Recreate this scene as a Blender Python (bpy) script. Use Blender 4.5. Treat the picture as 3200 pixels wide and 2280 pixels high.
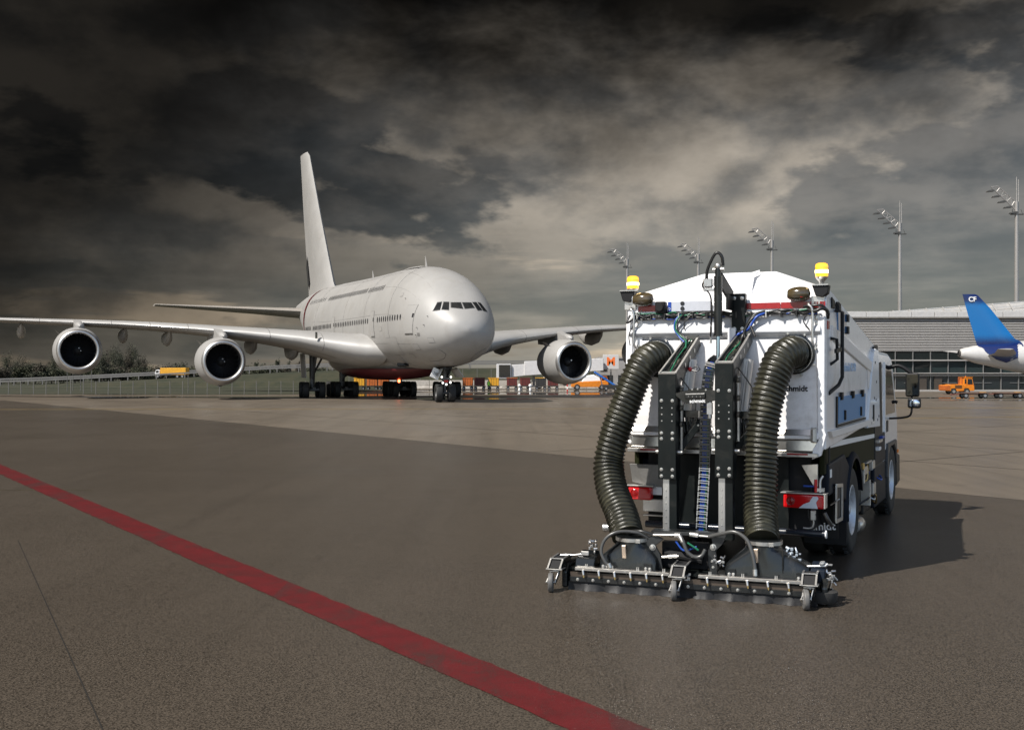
import bpy, bmesh, math, random
from mathutils import Vector, Matrix, Euler
random.seed(7)
rad = math.radians
for o in list(bpy.data.objects):
    bpy.data.objects.remove(o)
scene = bpy.context.scene
COL = scene.collection

# ------------------------------------------------------------------ camera
EYE = 2.6
cam_d = bpy.data.cameras.new('camera'); cam = bpy.data.objects.new('camera', cam_d); COL.objects.link(cam)
cam.location = (0, 0, EYE); cam.rotation_euler = (rad(90), 0, 0)
cam_d.sensor_width = 36; cam_d.lens = 36*3500/3200; cam_d.shift_y = 0.004
cam_d.clip_start = 0.1; cam_d.clip_end = 6000
scene.camera = cam

# ------------------------------------------------------------------ world: storm sky
SKY_OFF = (23.7, 8.1, 5.3)
SUN_EL = rad(50); SUN_DIR_H = Vector((-0.80, -0.60, 0)).normalized()
world = bpy.data.worlds.new('World'); scene.world = world; world.use_nodes = True
wn = world.node_tree; wn.nodes.clear()
def N(nt, typ, **kw):
    n = nt.nodes.new(typ)
    for k, v in kw.items():
        setattr(n, k, v)
    return n
def L(nt, a, b): nt.links.new(a, b)
def math_n(nt, op, a, b=None, c=None, clamp=False):
    n = N(nt, 'ShaderNodeMath', operation=op, use_clamp=clamp)
    for i, x in enumerate((a, b, c)):
        if x is None: continue
        if isinstance(x, (int, float)): n.inputs[i].default_value = x
        else: L(nt, x, n.inputs[i])
    return n.outputs[0]
def maprange(nt, v, a, b, c=0.0, d=1.0, smooth=True):
    n = N(nt, 'ShaderNodeMapRange', interpolation_type='SMOOTHSTEP' if smooth else 'LINEAR')
    L(nt, v, n.inputs['Value']); n.inputs['From Min'].default_value = a; n.inputs['From Max'].default_value = b
    n.inputs['To Min'].default_value = c; n.inputs['To Max'].default_value = d
    return n.outputs['Result']
def mixc(nt, f, a, b, typ='MIX'):
    n = N(nt, 'ShaderNodeMix', data_type='RGBA', blend_type=typ)
    for sock, x in ((n.inputs['Factor'], f), (n.inputs[6], a), (n.inputs[7], b)):
        if isinstance(x, (int, float)): sock.default_value = x
        elif isinstance(x, tuple): sock.default_value = (*x[:3], 1)
        else: L(nt, x, sock)
    return n.outputs[2]
def noise(nt, vec, scale, detail=4, rough=.55, dist=0.0, dim='3D', w=None):
    n = N(nt, 'ShaderNodeTexNoise', noise_dimensions=dim)
    if vec is not None: L(nt, vec, n.inputs['Vector'])
    n.inputs['Scale'].default_value = scale; n.inputs['Detail'].default_value = detail
    n.inputs['Roughness'].default_value = rough; n.inputs['Distortion'].default_value = dist
    if w is not None: n.inputs['W'].default_value = w
    return n.outputs['Fac']

tc = N(wn, 'ShaderNodeTexCoord')
sep = N(wn, 'ShaderNodeSeparateXYZ'); L(wn, tc.outputs['Generated'], sep.inputs[0])
def shifted(vec, off):
    n = N(wn, 'ShaderNodeVectorMath', operation='ADD'); L(wn, vec, n.inputs[0]); n.inputs[1].default_value = off
    return n.outputs[0]
def scaled(vec, sc):
    n = N(wn, 'ShaderNodeVectorMath', operation='MULTIPLY'); L(wn, vec, n.inputs[0]); n.inputs[1].default_value = sc
    return n.outputs[0]
# cloud field: a pale cloud wall behind, crisp dark heaps in front of it, flat bands low down
def billow(vec, sc, det=7, rough=.55, k=.07):
    a = noise(wn, vec, sc, det, rough, 0.1)
    b = noise(wn, vec, sc*3.1, 4, .55, 0.0)
    puff = math_n(wn, 'ABSOLUTE', math_n(wn, 'SUBTRACT', math_n(wn, 'MULTIPLY', b, 2.0), 1.0))
    return math_n(wn, 'SUBTRACT', a, math_n(wn, 'MULTIPLY', puff, k))
gen = tc.outputs['Generated']
vA = shifted(scaled(gen, (3.5, 3.5, 9.0)), SKY_OFF)
vB = shifted(scaled(gen, (2.6, 2.6, 19.0)), (SKY_OFF[1], 4.0+SKY_OFF[2], 2.0))
vC = shifted(scaled(gen, (4.4, 4.4, 8.0)), (9.0, SKY_OFF[0], 5.0))
wis = noise(wn, vC, 1.6, 5, .6, 0.25)
# back wall with lit billows
w0 = billow(vC, 0.95); w1 = billow(shifted(vC, (-.07, -.04, .24)), 0.95)
wl = maprange(wn, math_n(wn, 'SUBTRACT', w0, w1), -.11, .11)
back = mixc(wn, wl, (0.130, 0.120, 0.105), (0.335, 0.290, 0.233))
# dark heaps
d0 = billow(vA, 0.85); d1 = billow(shifted(vA, (-.06, -.04, .22)), 0.85)
dm = maprange(wn, d0, 0.472, 0.522)
dl = maprange(wn, math_n(wn, 'SUBTRACT', d0, d1), -.06, .10)
dark = mixc(wn, dl, (0.046, 0.048, 0.047), (0.128, 0.118, 0.104))
cloud = mixc(wn, math_n(wn, 'MULTIPLY', dm, .93), back, dark)
# low flat bands
b0 = billow(vB, 0.8, 7, .55, .05)
bm = math_n(wn, 'MULTIPLY', maprange(wn, b0, 0.475, 0.525), maprange(wn, sep.outputs['Z'], .055, .15, 1.0, 0.0))
band = mixc(wn, maprange(wn, b0, .49, .62), (0.125, 0.126, 0.120), (0.058, 0.065, 0.067))
cloud = mixc(wn, math_n(wn, 'MULTIPLY', bm, .85), cloud, band)
# paler, warmer cloud low over the horizon
lowf = maprange(wn, sep.outputs['Z'], .02, .13, 1.0, 0.0)
cloud = mixc(wn, lowf, cloud, mixc(wn, 1.0, cloud, (1.75, 1.62, 1.45), 'MULTIPLY'))
# heavy dark storm masses high ahead and to the left
def darkmass(az, el, a0, a1, lo):
    c = Vector((math.sin(rad(az))*math.cos(rad(el)), math.cos(rad(az))*math.cos(rad(el)), math.sin(rad(el))))
    d = N(wn, 'ShaderNodeVectorMath', operation='DOT_PRODUCT'); L(wn, tc.outputs['Generated'], d.inputs[0]); d.inputs[1].default_value = c
    ang = math_n(wn, 'ARCCOSINE', math_n(wn, 'MINIMUM', d.outputs['Value'], 1.0))
    wob = math_n(wn, 'MULTIPLY', math_n(wn, 'SUBTRACT', wis, 0.5), 0.16)
    return maprange(wn, math_n(wn, 'ADD', ang, wob), rad(a0), rad(a1), lo, 1.0)
m1 = darkmass(-42, 30, 27, 58, 0.035)
m2 = darkmass(9, 44, 26.5, 39, 0.025)
mm = math_n(wn, 'MULTIPLY', m1, m2)
# away from the storm front the cloud breaks up and open sky shows between
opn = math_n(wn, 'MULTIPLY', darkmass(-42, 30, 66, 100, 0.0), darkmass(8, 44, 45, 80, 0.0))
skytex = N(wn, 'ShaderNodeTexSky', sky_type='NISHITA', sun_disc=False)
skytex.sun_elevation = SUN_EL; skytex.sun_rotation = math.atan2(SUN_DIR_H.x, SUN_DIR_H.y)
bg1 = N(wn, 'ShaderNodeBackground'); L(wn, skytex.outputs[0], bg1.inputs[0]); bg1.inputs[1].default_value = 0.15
bg2 = N(wn, 'ShaderNodeBackground'); L(wn, mixc(wn, 1.0, cloud, mm, 'MULTIPLY'), bg2.inputs[0]); bg2.inputs[1].default_value = 1.15
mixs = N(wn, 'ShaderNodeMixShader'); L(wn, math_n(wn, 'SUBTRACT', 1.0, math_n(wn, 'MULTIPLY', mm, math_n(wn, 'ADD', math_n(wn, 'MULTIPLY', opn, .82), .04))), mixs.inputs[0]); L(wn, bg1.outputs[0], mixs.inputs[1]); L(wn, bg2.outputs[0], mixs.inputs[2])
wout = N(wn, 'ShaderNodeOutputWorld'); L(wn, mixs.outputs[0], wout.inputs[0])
try:
    world.cycles.sampling_method = 'MANUAL'; world.cycles.sample_map_resolution = 512
except Exception:
    pass

# ------------------------------------------------------------------ sun and exposure
sun_d = bpy.data.lights.new('sun', 'SUN'); sun = bpy.data.objects.new('sun', sun_d); COL.objects.link(sun)
sun_d.energy = 4.9; sun_d.angle = rad(0.6); sun_d.color = (1.0, 0.955, 0.89)
sd = Vector((SUN_DIR_H.x*math.cos(SUN_EL), SUN_DIR_H.y*math.cos(SUN_EL), math.sin(SUN_EL)))
sun.rotation_euler = (-sd).to_track_quat('-Z', 'Y').to_euler()
vs = scene.view_settings; vs.view_transform = 'Standard'; vs.look = 'None'; vs.gamma = 1; vs.exposure = 0.52
vs.use_curve_mapping = False
scene.render.resolution_x = 1024; scene.render.resolution_y = 729
scene.render.engine = 'CYCLES'
scene.cycles.max_bounces = 6; scene.cycles.diffuse_bounces = 3; scene.cycles.glossy_bounces = 4
scene.cycles.transmission_bounces = 3; scene.cycles.transparent_max_bounces = 6

# ------------------------------------------------------------------ materials
MATS = {}
def mat(name, col, rough=.5, metal=0., var=0., vscale=3., bump=0., bscale=40., spec=.5, coat=0., emit=None, estr=0., dirt=None, dscale=2.0, damt=.0):
    if name in MATS: return MATS[name]
    m = bpy.data.materials.new(name); m.use_nodes = True; nt = m.node_tree
    b = nt.nodes['Principled BSDF']
    b.inputs['Base Color'].default_value = (*col, 1); b.inputs['Roughness'].default_value = rough
    b.inputs['Metallic'].default_value = metal; b.inputs['Specular IOR Level'].default_value = spec
    if coat: b.inputs['Coat Weight'].default_value = coat; b.inputs['Coat Roughness'].default_value = 0.08
    t = N(nt, 'ShaderNodeTexCoord')
    if var or damt:
        n1 = noise(nt, t.outputs['Object'], vscale, 6, .6)
        c = mixc(nt, maprange(nt, n1, .3, .7), tuple(x*(1-var) for x in col), tuple(min(1, x*(1+var)) for x in col))
        if damt:
            n2 = noise(nt, t.outputs['Object'], dscale, 9, .68, .4)
            f = math_n(nt, 'MULTIPLY', maprange(nt, n2, .48, .70), damt)
            c = mixc(nt, f, c, dirt or (.06, .05, .04))
            L(nt, math_n(nt, 'ADD', math_n(nt, 'MULTIPLY', f, .3), rough, clamp=True), b.inputs['Roughness'])
        L(nt, c, b.inputs['Base Color'])
    if bump:
        bn = N(nt, 'ShaderNodeBump'); bn.inputs['Strength'].default_value = bump; bn.inputs['Distance'].default_value = .01
        L(nt, noise(nt, t.outputs['Object'], bscale, 5, .6), bn.inputs['Height']); L(nt, bn.outputs[0], b.inputs['Normal'])
    if emit:
        b.inputs['Emission Color'].default_value = (*emit, 1); b.inputs['Emission Strength'].default_value = estr
    MATS[name] = m
    return m

white_paint = mat('white_paint', (.82, .82, .83), .28, var=.03, coat=.4, dirt=(.24, .205, .165), dscale=2.3, damt=.34)
door_paint = mat('door_paint', (.80, .785, .785), .42, var=.03, dirt=(.24, .20, .155), dscale=2.6, damt=.36)
white_plain = mat('white_plain', (.78, .78, .77), .4)
jet_white = mat('jet_white', (.285, .278, .267), .46, var=.05, vscale=.5, coat=.05, dirt=(.19, .172, .148), dscale=.55, damt=.26)
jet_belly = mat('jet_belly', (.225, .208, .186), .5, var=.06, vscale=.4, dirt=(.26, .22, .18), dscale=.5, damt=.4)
jet_grey = mat('jet_grey', (.25, .24, .225), .4, var=.08, vscale=.6, dirt=(.16, .14, .12), dscale=.7, damt=.35)
jet_red = mat('jet_red', (.075, .006, .009), .5)
lip_metal = mat('lip_metal', (.50, .49, .48), .42, metal=1.)
black_metal = mat('black_metal', (.006, .008, .008), .42, var=.2, dirt=(.05, .047, .04), dscale=4, damt=.22, spec=.2)
black_satin = mat('black_satin', (.008, .0095, .0105), .22, var=.2, dirt=(.07, .062, .05), dscale=3, damt=.25)
black_plastic = mat('black_plastic', (.011, .011, .012), .5, spec=.25, bump=.15, bscale=120)
black_deep = mat('black_deep', (.006, .006, .007), .8)
rubber = mat('rubber', (.016, .016, .016), .72, var=.25, vscale=6, bump=.2, bscale=90, dirt=(.08, .072, .06), dscale=5, damt=.35)
hose_rubber = mat('hose_rubber', (.021, .0205, .0135), .30, var=.3, vscale=5, bump=.3, bscale=70, dirt=(.085, .080, .050), dscale=4, damt=.45)
steel = mat('steel', (.52, .52, .52), .32, metal=1., var=.1, bump=.05, dirt=(.16, .14, .12), dscale=6, damt=.4)
stainless = mat('stainless', (.60, .575, .54), .28, metal=1., var=.1, vscale=2, dirt=(.20, .17, .13), dscale=3, damt=.5)
alu = mat('alu', (.56, .55, .53), .38, metal=.9, var=.08, dirt=(.2, .18, .15), dscale=6, damt=.3)
zinc = mat('zinc', (.52, .51, .485), .34, metal=.85, var=.12, vscale=20)
brass = mat('brass', (.60, .42, .16), .35, metal=.9)
rim_paint = mat('rim_paint', (.55, .58, .62), .35, metal=.4, var=.06, dirt=(.12, .10, .08), dscale=5, damt=.4)
olive_panel = mat('olive_panel', (.016, .018, .007), .6, var=.1, spec=.08)
red_reflect = mat('red_reflect', (.28, .008, .012), .25, var=.12, vscale=20)
red_lens = mat('red_lens', (.50, .006, .008), .12, coat=.6)
clear_lens = mat('clear_lens', (.55, .60, .66), .12, coat=.6)
amber_lens = mat('amber_lens', (.85, .36, .02), .15, coat=.5, emit=(1.0, .42, .03), estr=1.2)
amber_plain = mat('amber_plain', (.75, .20, .02), .25)
lamp_olive = mat('lamp_olive', (.055, .040, .018), .15, coat=.7, var=.3, vscale=9)
glass_dark = mat('glass_dark', (.010, .012, .014), .06, spec=.6)
plate_white = mat('plate_white', (.46, .48, .53), .35, var=.04, vscale=30)
plate_blue = mat('plate_blue', (.01, .05, .30), .35)
letter_black = mat('letter_black', (.012, .013, .016), .4)
letter_white = mat('letter_white', (.82, .82, .82), .4)
hose_blue = mat('hose_blue', (.012, .06, .32), .35)
hose_green = mat('hose_green', (.01, .12, .06), .35)
hose_black = mat('hose_black', (.014, .014, .014), .35)
hose_grey = mat('hose_grey', (.060, .060, .058), .3, var=.2)
mirror_glass = mat('mirror_glass', (.75, .78, .80), .03, metal=1.)
print('part1 ok')
# ------------------------------------------------------------------ mesh helpers
def catmull(pts, sub=8):
    pts = [Vector(p) for p in pts]
    if len(pts) < 3: return pts
    P = [pts[0]*2-pts[1]] + pts + [pts[-1]*2-pts[-2]]
    out = []
    for i in range(1, len(P)-2):
        a, b, c, d = P[i-1:i+3]
        for k in range(sub):
            t = k/sub
            out.append(.5*((2*b)+(c-a)*t+(2*a-5*b+4*c-d)*t*t+(3*b-a-3*c+d)*t**3))
    out.append(pts[-1])
    return out
class MB:
    def __init__(s): s.v = []; s.f = []
    def add(s, vs, fs):
        o = len(s.v); s.v += [tuple(p) for p in vs]; s.f += [tuple(i+o for i in f) for f in fs]; return s
    def box(s, c, d, rot=None):
        c = Vector(c); h = Vector(d)/2; vs = []
        for z in (-1, 1):
            for y in (-1, 1):
                for x in (-1, 1):
                    p = Vector((x*h.x, y*h.y, z*h.z))
                    if rot is not None: p = rot @ p
                    vs.append(c+p)
        return s.add(vs, [(0, 2, 3, 1), (4, 5, 7, 6), (0, 1, 5, 4), (2, 6, 7, 3), (0, 4, 6, 2), (1, 3, 7, 5)])
    def beam(s, p0, p1, w, h, up=(0, 0, 1)):
        p0 = Vector(p0); p1 = Vector(p1); d = (p1-p0); l = d.length; d.normalize(); u = Vector(up)
        x = d.cross(u)
        if x.length < 1e-4: x = d.cross(Vector((1, 0, 0)))
        x.normalize(); u = x.cross(d)
        R = Matrix((x, d, u)).transposed()
        return s.box((p0+p1)/2, (w, l, h), R)
    def prism(s, poly, axis, lo, hi):
        n = len(poly); vs = []
        for q in (lo, hi):
            for (a, b) in poly:
                vs.append({'x': (q, a, b), 'y': (a, q, b), 'z': (a, b, q)}[axis])
        fs = [tuple(range(n))[::-1], tuple(range(n, 2*n))] + [(i, (i+1) % n, n+(i+1) % n, n+i) for i in range(n)]
        return s.add(vs, fs)
    def tube(s, pts, r, n=8, caps=True, rfun=None, sub=0):
        pts = catmull(pts, sub) if sub else [Vector(p) for p in pts]
        m = len(pts); vs = []; fs = []
        t0 = (pts[1]-pts[0]).normalized(); up = Vector((0, 0, 1))
        if abs(t0.dot(up)) > .9: up = Vector((1, 0, 0))
        x = t0.cross(up).normalized()
        for i, p in enumerate(pts):
            t = (pts[min(i+1, m-1)]-pts[max(i-1, 0)]).normalized()
            x = (x - t*x.dot(t)).normalized(); y = t.cross(x)
            for k in range(n):
                a = 2*math.pi*k/n
                rr = rfun(i, m, a) if rfun else r
                vs.append(p + (x*math.cos(a)+y*math.sin(a))*rr)
        for i in range(m-1):
            for k in range(n):
                fs.append((i*n+k, i*n+(k+1) % n, (i+1)*n+(k+1) % n, (i+1)*n+k))
        if caps:
            fs.append(tuple(range(n))[::-1]); fs.append(tuple(range((m-1)*n, m*n)))
        return s.add(vs, fs)
    def cyl(s, p0, p1, r0, r1=None, n=16):
        r1 = r0 if r1 is None else r1
        return s.tube([p0, p1], 1, n, True, rfun=lambda i, m, a: r0 if i == 0 else r1)
    def lathe(s, prof, origin, axis, n=24, cap=False):
        o = Vector(origin); ax = Vector(axis).normalized()
        x = ax.cross(Vector((0, 0, 1)))
        if x.length < 1e-3: x = Vector((1, 0, 0))
        x.normalize(); y = ax.cross(x); vs = []; fs = []; m = len(prof)
        for (r, h) in prof:
            for k in range(n):
                a = 2*math.pi*k/n
                vs.append(o+ax*h+(x*math.cos(a)+y*math.sin(a))*r)
        for i in range(m-1):
            for k in range(n):
                fs.append((i*n+k, i*n+(k+1) % n, (i+1)*n+(k+1) % n, (i+1)*n+k))
        if cap:
            fs.append(tuple(range(n))[::-1]); fs.append(tuple(range((m-1)*n, m*n)))
        return s.add(vs, fs)
    def ball(s, c, r, n=14, m=9):
        if isinstance(r, (int, float)): r = (r, r, r)
        vs = []; fs = []
        for i in range(m+1):
            t = math.pi*i/m
            for k in range(n):
                a = 2*math.pi*k/n
                vs.append((c[0]+r[0]*math.sin(t)*math.cos(a), c[1]+r[1]*math.sin(t)*math.sin(a), c[2]+r[2]*math.cos(t)))
        for i in range(m):
            for k in range(n): fs.append((i*n+k, (i+1)*n+k, (i+1)*n+(k+1) % n, i*n+(k+1) % n))
        return s.add(vs, fs)
    def loft(s, rings, cap=True, closed=True):
        n = len(rings[0]); vs = [p for r in rings for p in r]; fs = []
        for i in range(len(rings)-1):
            for k in range(n if closed else n-1):
                fs.append((i*n+k, i*n+(k+1) % n, (i+1)*n+(k+1) % n, (i+1)*n+k))
        if cap:
            fs.append(tuple(range(n))[::-1]); fs.append(tuple(range((len(rings)-1)*n, len(rings)*n)))
        return s.add(vs, fs)
    def mesh(s, name, m, smooth=None):
        me = bpy.data.meshes.new(name); me.from_pydata(s.v, [], s.f); 
        bm = bmesh.new(); bm.from_mesh(me); bmesh.ops.remove_doubles(bm, verts=bm.verts, dist=1e-5)
        bmesh.ops.recalc_face_normals(bm, faces=bm.faces); bm.to_mesh(me); bm.free()
        if m: me.materials.append(m)
        if smooth is not None:
            me.polygons.foreach_set('use_smooth', [True]*len(me.polygons)); me.set_sharp_from_angle(angle=rad(smooth))
        return me
    def build(s, name, m, parent=None, smooth=None, bevel=0., seg=1, loc=None, rot=None, label=None):
        o = bpy.data.objects.new(name, s.mesh(name, m, smooth)); COL.objects.link(o)
        if parent: o.parent = parent
        if bevel:
            b = o.modifiers.new('bevel', 'BEVEL'); b.width = bevel; b.segments = seg; b.limit_method = 'ANGLE'; b.angle_limit = rad(40)
        if loc: o.location = loc
        if rot: o.rotation_euler = rot
        if label: o['label'] = label
        return o
def inst(src, parent, loc=(0, 0, 0), rot=None, scale=None):
    o = src.copy(); COL.objects.link(o); o.parent = parent; o.location = loc
    if rot: o.rotation_euler = rot
    if scale: o.scale = scale
    return o
def thing(name, label, cat, loc=(0, 0, 0), rz=0, group=None):
    o = bpy.data.objects.new(name, None); COL.objects.link(o); o.empty_display_size = .3
    o.location = loc; o.rotation_euler = (0, 0, rz); o['label'] = label; o['category'] = cat
    if group: o['group'] = group
    return o
def tag(o, label, cat, group=None):
    o['label'] = label; o['category'] = cat
    if group: o['group'] = group
    return o
def struct(o): o['kind'] = 'structure'; return o
def copy_tree(o, parent=None):
    c = o.copy(); COL.objects.link(c); c.parent = parent
    for ch in list(o.children): copy_tree(ch, c)
    return c
def text(name, body, size, m, parent, M4, ext=.002, bold=0.0, shear=0.0, label=None):
    cu = bpy.data.curves.new(name, 'FONT'); cu.body = body; cu.size = size; cu.extrude = ext; cu.align_x = 'CENTER'; cu.align_y = 'CENTER'
    cu.offset = bold; cu.shear = shear; cu.resolution_u = 3
    t = bpy.data.objects.new(name+'_curve', cu); COL.objects.link(t)
    dg = bpy.context.evaluated_depsgraph_get(); dg.update()
    me = bpy.data.meshes.new_from_object(t.evaluated_get(dg)); bpy.data.objects.remove(t)
    me.materials.clear(); me.materials.append(m); me.name = name
    o = bpy.data.objects.new(name, me); COL.objects.link(o); o.parent = parent
    o.matrix_local = M4
    if label: o['label'] = label
    return o
def frame4(o, x, y):
    x = Vector(x).normalized(); y = Vector(y).normalized(); z = x.cross(y).normalized(); y = z.cross(x)
    M4 = Matrix.Identity(4)
    for i in range(3): M4[i][0] = x[i]; M4[i][1] = y[i]; M4[i][2] = z[i]; M4[i][3] = o[i]
    return M4

# ------------------------------------------------------------------ ground
def ground_mat(name, ca, cb, speck, rough, bumps, scale_f, patch):
    m = bpy.data.materials.new(name); m.use_nodes = True; nt = m.node_tree; b = nt.nodes['Principled BSDF']
    t = N(nt, 'ShaderNodeTexCoord'); co = t.outputs['Object']
    fine = noise(nt, co, scale_f, 2, .7); mid = noise(nt, co, 9, 4, .65, .3); large = noise(nt, co, .16, 5, .6, .5)
    str_v = N(nt, 'ShaderNodeMapping'); L(nt, co, str_v.inputs[0]); str_v.inputs['Rotation'].default_value = (0, 0, rad(33)); str_v.inputs['Scale'].default_value = (.9, .05, 1)
    streak = noise(nt, str_v.outputs[0], 1.3, 7, .6)
    c = mixc(nt, maprange(nt, large, .35, .65), ca, cb)
    c = mixc(nt, math_n(nt, 'MULTIPLY', maprange(nt, streak, .45, .75), patch), c, tuple(x*.55 for x in ca))
    tm_ = N(nt, 'ShaderNodeMapping'); L(nt, co, tm_.inputs[0]); tm_.inputs['Rotation'].default_value = (0, 0, rad(-20)); tm_.inputs['Scale'].default_value = (1.6, .04, 1)
    c = mixc(nt, math_n(nt, 'MULTIPLY', maprange(nt, noise(nt, tm_.outputs[0], 1.1, 5, .55), .55, .68), .42), c, tuple(x*.55 for x in ca))
    st_ = noise(nt, co, .55, 4, .5, 1.2)
    c = mixc(nt, math_n(nt, 'MULTIPLY', maprange(nt, st_, .64, .72), .5), c, tuple(x*.5 for x in ca))
    c = mixc(nt, math_n(nt, 'MULTIPLY', maprange(nt, mid, .55, .75), .35), c, tuple(x*.6 for x in ca))
    c = mixc(nt, math_n(nt, 'MULTIPLY', maprange(nt, fine, .42, .62), speck), c, tuple(min(1, x*2.0) for x in cb))
    c = mixc(nt, math_n(nt, 'MULTIPLY', maprange(nt, fine, .50, .30), speck), c, tuple(x*.35 for x in ca))
    L(nt, c, b.inputs['Base Color'])
    L(nt, math_n(nt, 'ADD', rough-.1, math_n(nt, 'MULTIPLY', large, .2)), b.inputs['Roughness'])
    bn = N(nt, 'ShaderNodeBump'); bn.inputs['Strength'].default_value = bumps; bn.inputs['Distance'].default_value = .012
    L(nt, math_n(nt, 'ADD', fine, math_n(nt, 'MULTIPLY', mid, .6)), bn.inputs['Height']); L(nt, bn.outputs[0], b.inputs['Normal'])
    return m
asphalt_m = ground_mat('asphalt', (.034, .0276, .0212), (.045, .0365, .0281), .95, .38, .30, 62, .5)
concrete_m = ground_mat('apron_concrete', (.100, .0820, .0630), (.124, .102, .0785), .25, .36, .10, 30, .5)
def sheet(name, pts, z, m):
    return struct(MB().add([(x, y, z) for x, y in pts], [tuple(range(len(pts)))]).build(name, m))
sheet('ground', [(-3000, -60), (3000, -60), (3000, 5000), (-3000, 5000)], 0, concrete_m)
ad = Vector((14.7, -19.9, 0)).normalized()
pA = Vector((2.42, 32.6, 0))
fa = pA-ad*75; fb = pA+ad*75
sheet('asphalt_apron', [(fa.x, fa.y), (fb.x, fb.y), (fb.x-40, fb.y-30), (-90, -40), (-120, 50)], .004, asphalt_m)
# joint between concrete and asphalt: a sealed seam
seam_m = mat('seam_tar', (.022, .020, .018), .5)
dn = Vector((-ad.y, ad.x, 0))
def strip(name, p, q, w, z, m):
    p = Vector(p); q = Vector(q); d = (q-p).normalized(); n = Vector((-d.y, d.x, 0))*w/2
    return sheet(name, [tuple((p-n)[:2]), tuple((q-n)[:2]), tuple((q+n)[:2]), tuple((p+n)[:2])], z, m)
strip('joint_line', fa, fb, .035, .008, seam_m)
# sealed cracks wandering over the asphalt
def crack(p, q, w, sd):
    r = random.Random(sd); p = Vector(p); q = Vector(q); n = 26; d = (q-p).normalized(); nn = Vector((-d.y, d.x, 0)); L_, R_ = [], []
    off = 0
    for k in range(n+1):
        off += r.uniform(-.02, .02); off *= .93; ww = w*r.uniform(.5, 1.3)
        c_ = p.lerp(q, k/n)+nn*off; L_.append((c_-nn*ww/2)[:2]); R_.append((c_+nn*ww/2)[:2])
    return struct(MB().add([(x, y, .0085) for x, y in L_+R_], [(k, k+1, n+2+k, n+1+k) for k in range(n)]).build('sealed_crack', seam_m))

# red painted line
def paint_mat(name, col, wear):
    m = bpy.data.materials.new(name); m.use_nodes = True; nt = m.node_tree; b = nt.nodes['Principled BSDF']
    t = N(nt, 'ShaderNodeTexCoord'); co = t.outputs['Object']
    f = noise(nt, co, 62, 3, .7); g = noise(nt, co, 3, 8, .7, .5)
    c = mixc(nt, maprange(nt, g, .35, .7), col, tuple(x*.7 for x in col))
    c = mixc(nt, math_n(nt, 'MULTIPLY', maprange(nt, math_n(nt, 'ADD', math_n(nt, 'MULTIPLY', f, .5), math_n(nt, 'ADD', math_n(nt, 'MULTIPLY', g, .3), math_n(nt, 'MULTIPLY', noise(nt, co, .7, 6, .6, .4), .25))), .53, .64), wear), c, (.035, .028, .024))
    tm_ = N(nt, 'ShaderNodeMapping'); L(nt, co, tm_.inputs[0]); tm_.inputs['Rotation'].default_value = (0, 0, rad(-20)); tm_.inputs['Scale'].default_value = (1.6, .04, 1)
    c = mixc(nt, math_n(nt, 'MULTIPLY', maprange(nt, noise(nt, tm_.outputs[0], 1.1, 5, .55), .55, .68), .5), c, (.03, .022, .02))
    L(nt, c, b.inputs['Base Color']); b.inputs['Roughness'].default_value = .45
    bn = N(nt, 'ShaderNodeBump'); bn.inputs['Strength'].default_value = .4; bn.inputs['Distance'].default_value = .01
    L(nt, f, bn.inputs['Height']); L(nt, bn.outputs[0], b.inputs['Normal'])
    return m
red_line_m = paint_mat('red_line_paint', (.100, .008, .010), .85)
yellow_line_m = paint_mat('yellow_line_paint', (.36, .24, .05), .7)
def worn_strip(name, p, q, w, z, m, sd):
    r = random.Random(sd); p = Vector(p); q = Vector(q); n = 420; d = (q-p).normalized(); nn = Vector((-d.y, d.x, 0)); A_, B_ = [], []
    for k in range(n+1):
        c_ = p.lerp(q, k/n); e0, e1 = r.gauss(0, .006), r.gauss(0, .006)
        if r.random() < .06: e0 -= r.uniform(.01, .04)
        if r.random() < .06: e1 -= r.uniform(.01, .04)
        A_.append((c_-nn*(w/2+e0))[:2]); B_.append((c_+nn*(w/2+e1))[:2])
    return struct(MB().add([(x, y, z) for x, y in A_+B_], [(k, k+1, n+2+k, n+1+k) for k in range(n)]).build(name, m))
worn_strip('red_line', (-13.92-15.37*1.0, 30.5+22.6*1.0, 0), (.72+15.0*.35, 8.07-22.6*.35, 0), .50, .009, red_line_m, 4)
# thin joints in the concrete slabs and faint guide lines
for k in range(1, 9):
    off = dn*(6.5*k) if dn.y > 0 else -dn*(6.5*k)
    strip('slab_joint', fa+off, fb+off, .045, .006, seam_m)
cross = Vector((ad.y, -ad.x, 0)) if ad.y > 0 else Vector((-ad.y, ad.x, 0))
for k in range(-4, 7):
    p = pA + ad*(k*9.0-3)
    q = p + (dn if dn.y > 0 else -dn)*60
    strip('cross_joint', p, q, .04, .0065, seam_m)
strip('slab_joint', (-7.5, 17, 0), (-2.2, 6.6, 0), .012, .007, seam_m)
strip('yellow_line', (-60, 71, 0), (70, 76, 0), .28, .0075, yellow_line_m)
strip('yellow_line', (14, 57, 0), (60, 70, 0), .20, .0078, yellow_line_m)
strip('faded_line', (-22, 24.2, 0), (-9, 24.0, 0), .05, .0076, paint_mat('faded_paint', (.075, .060, .028), .8))
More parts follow.
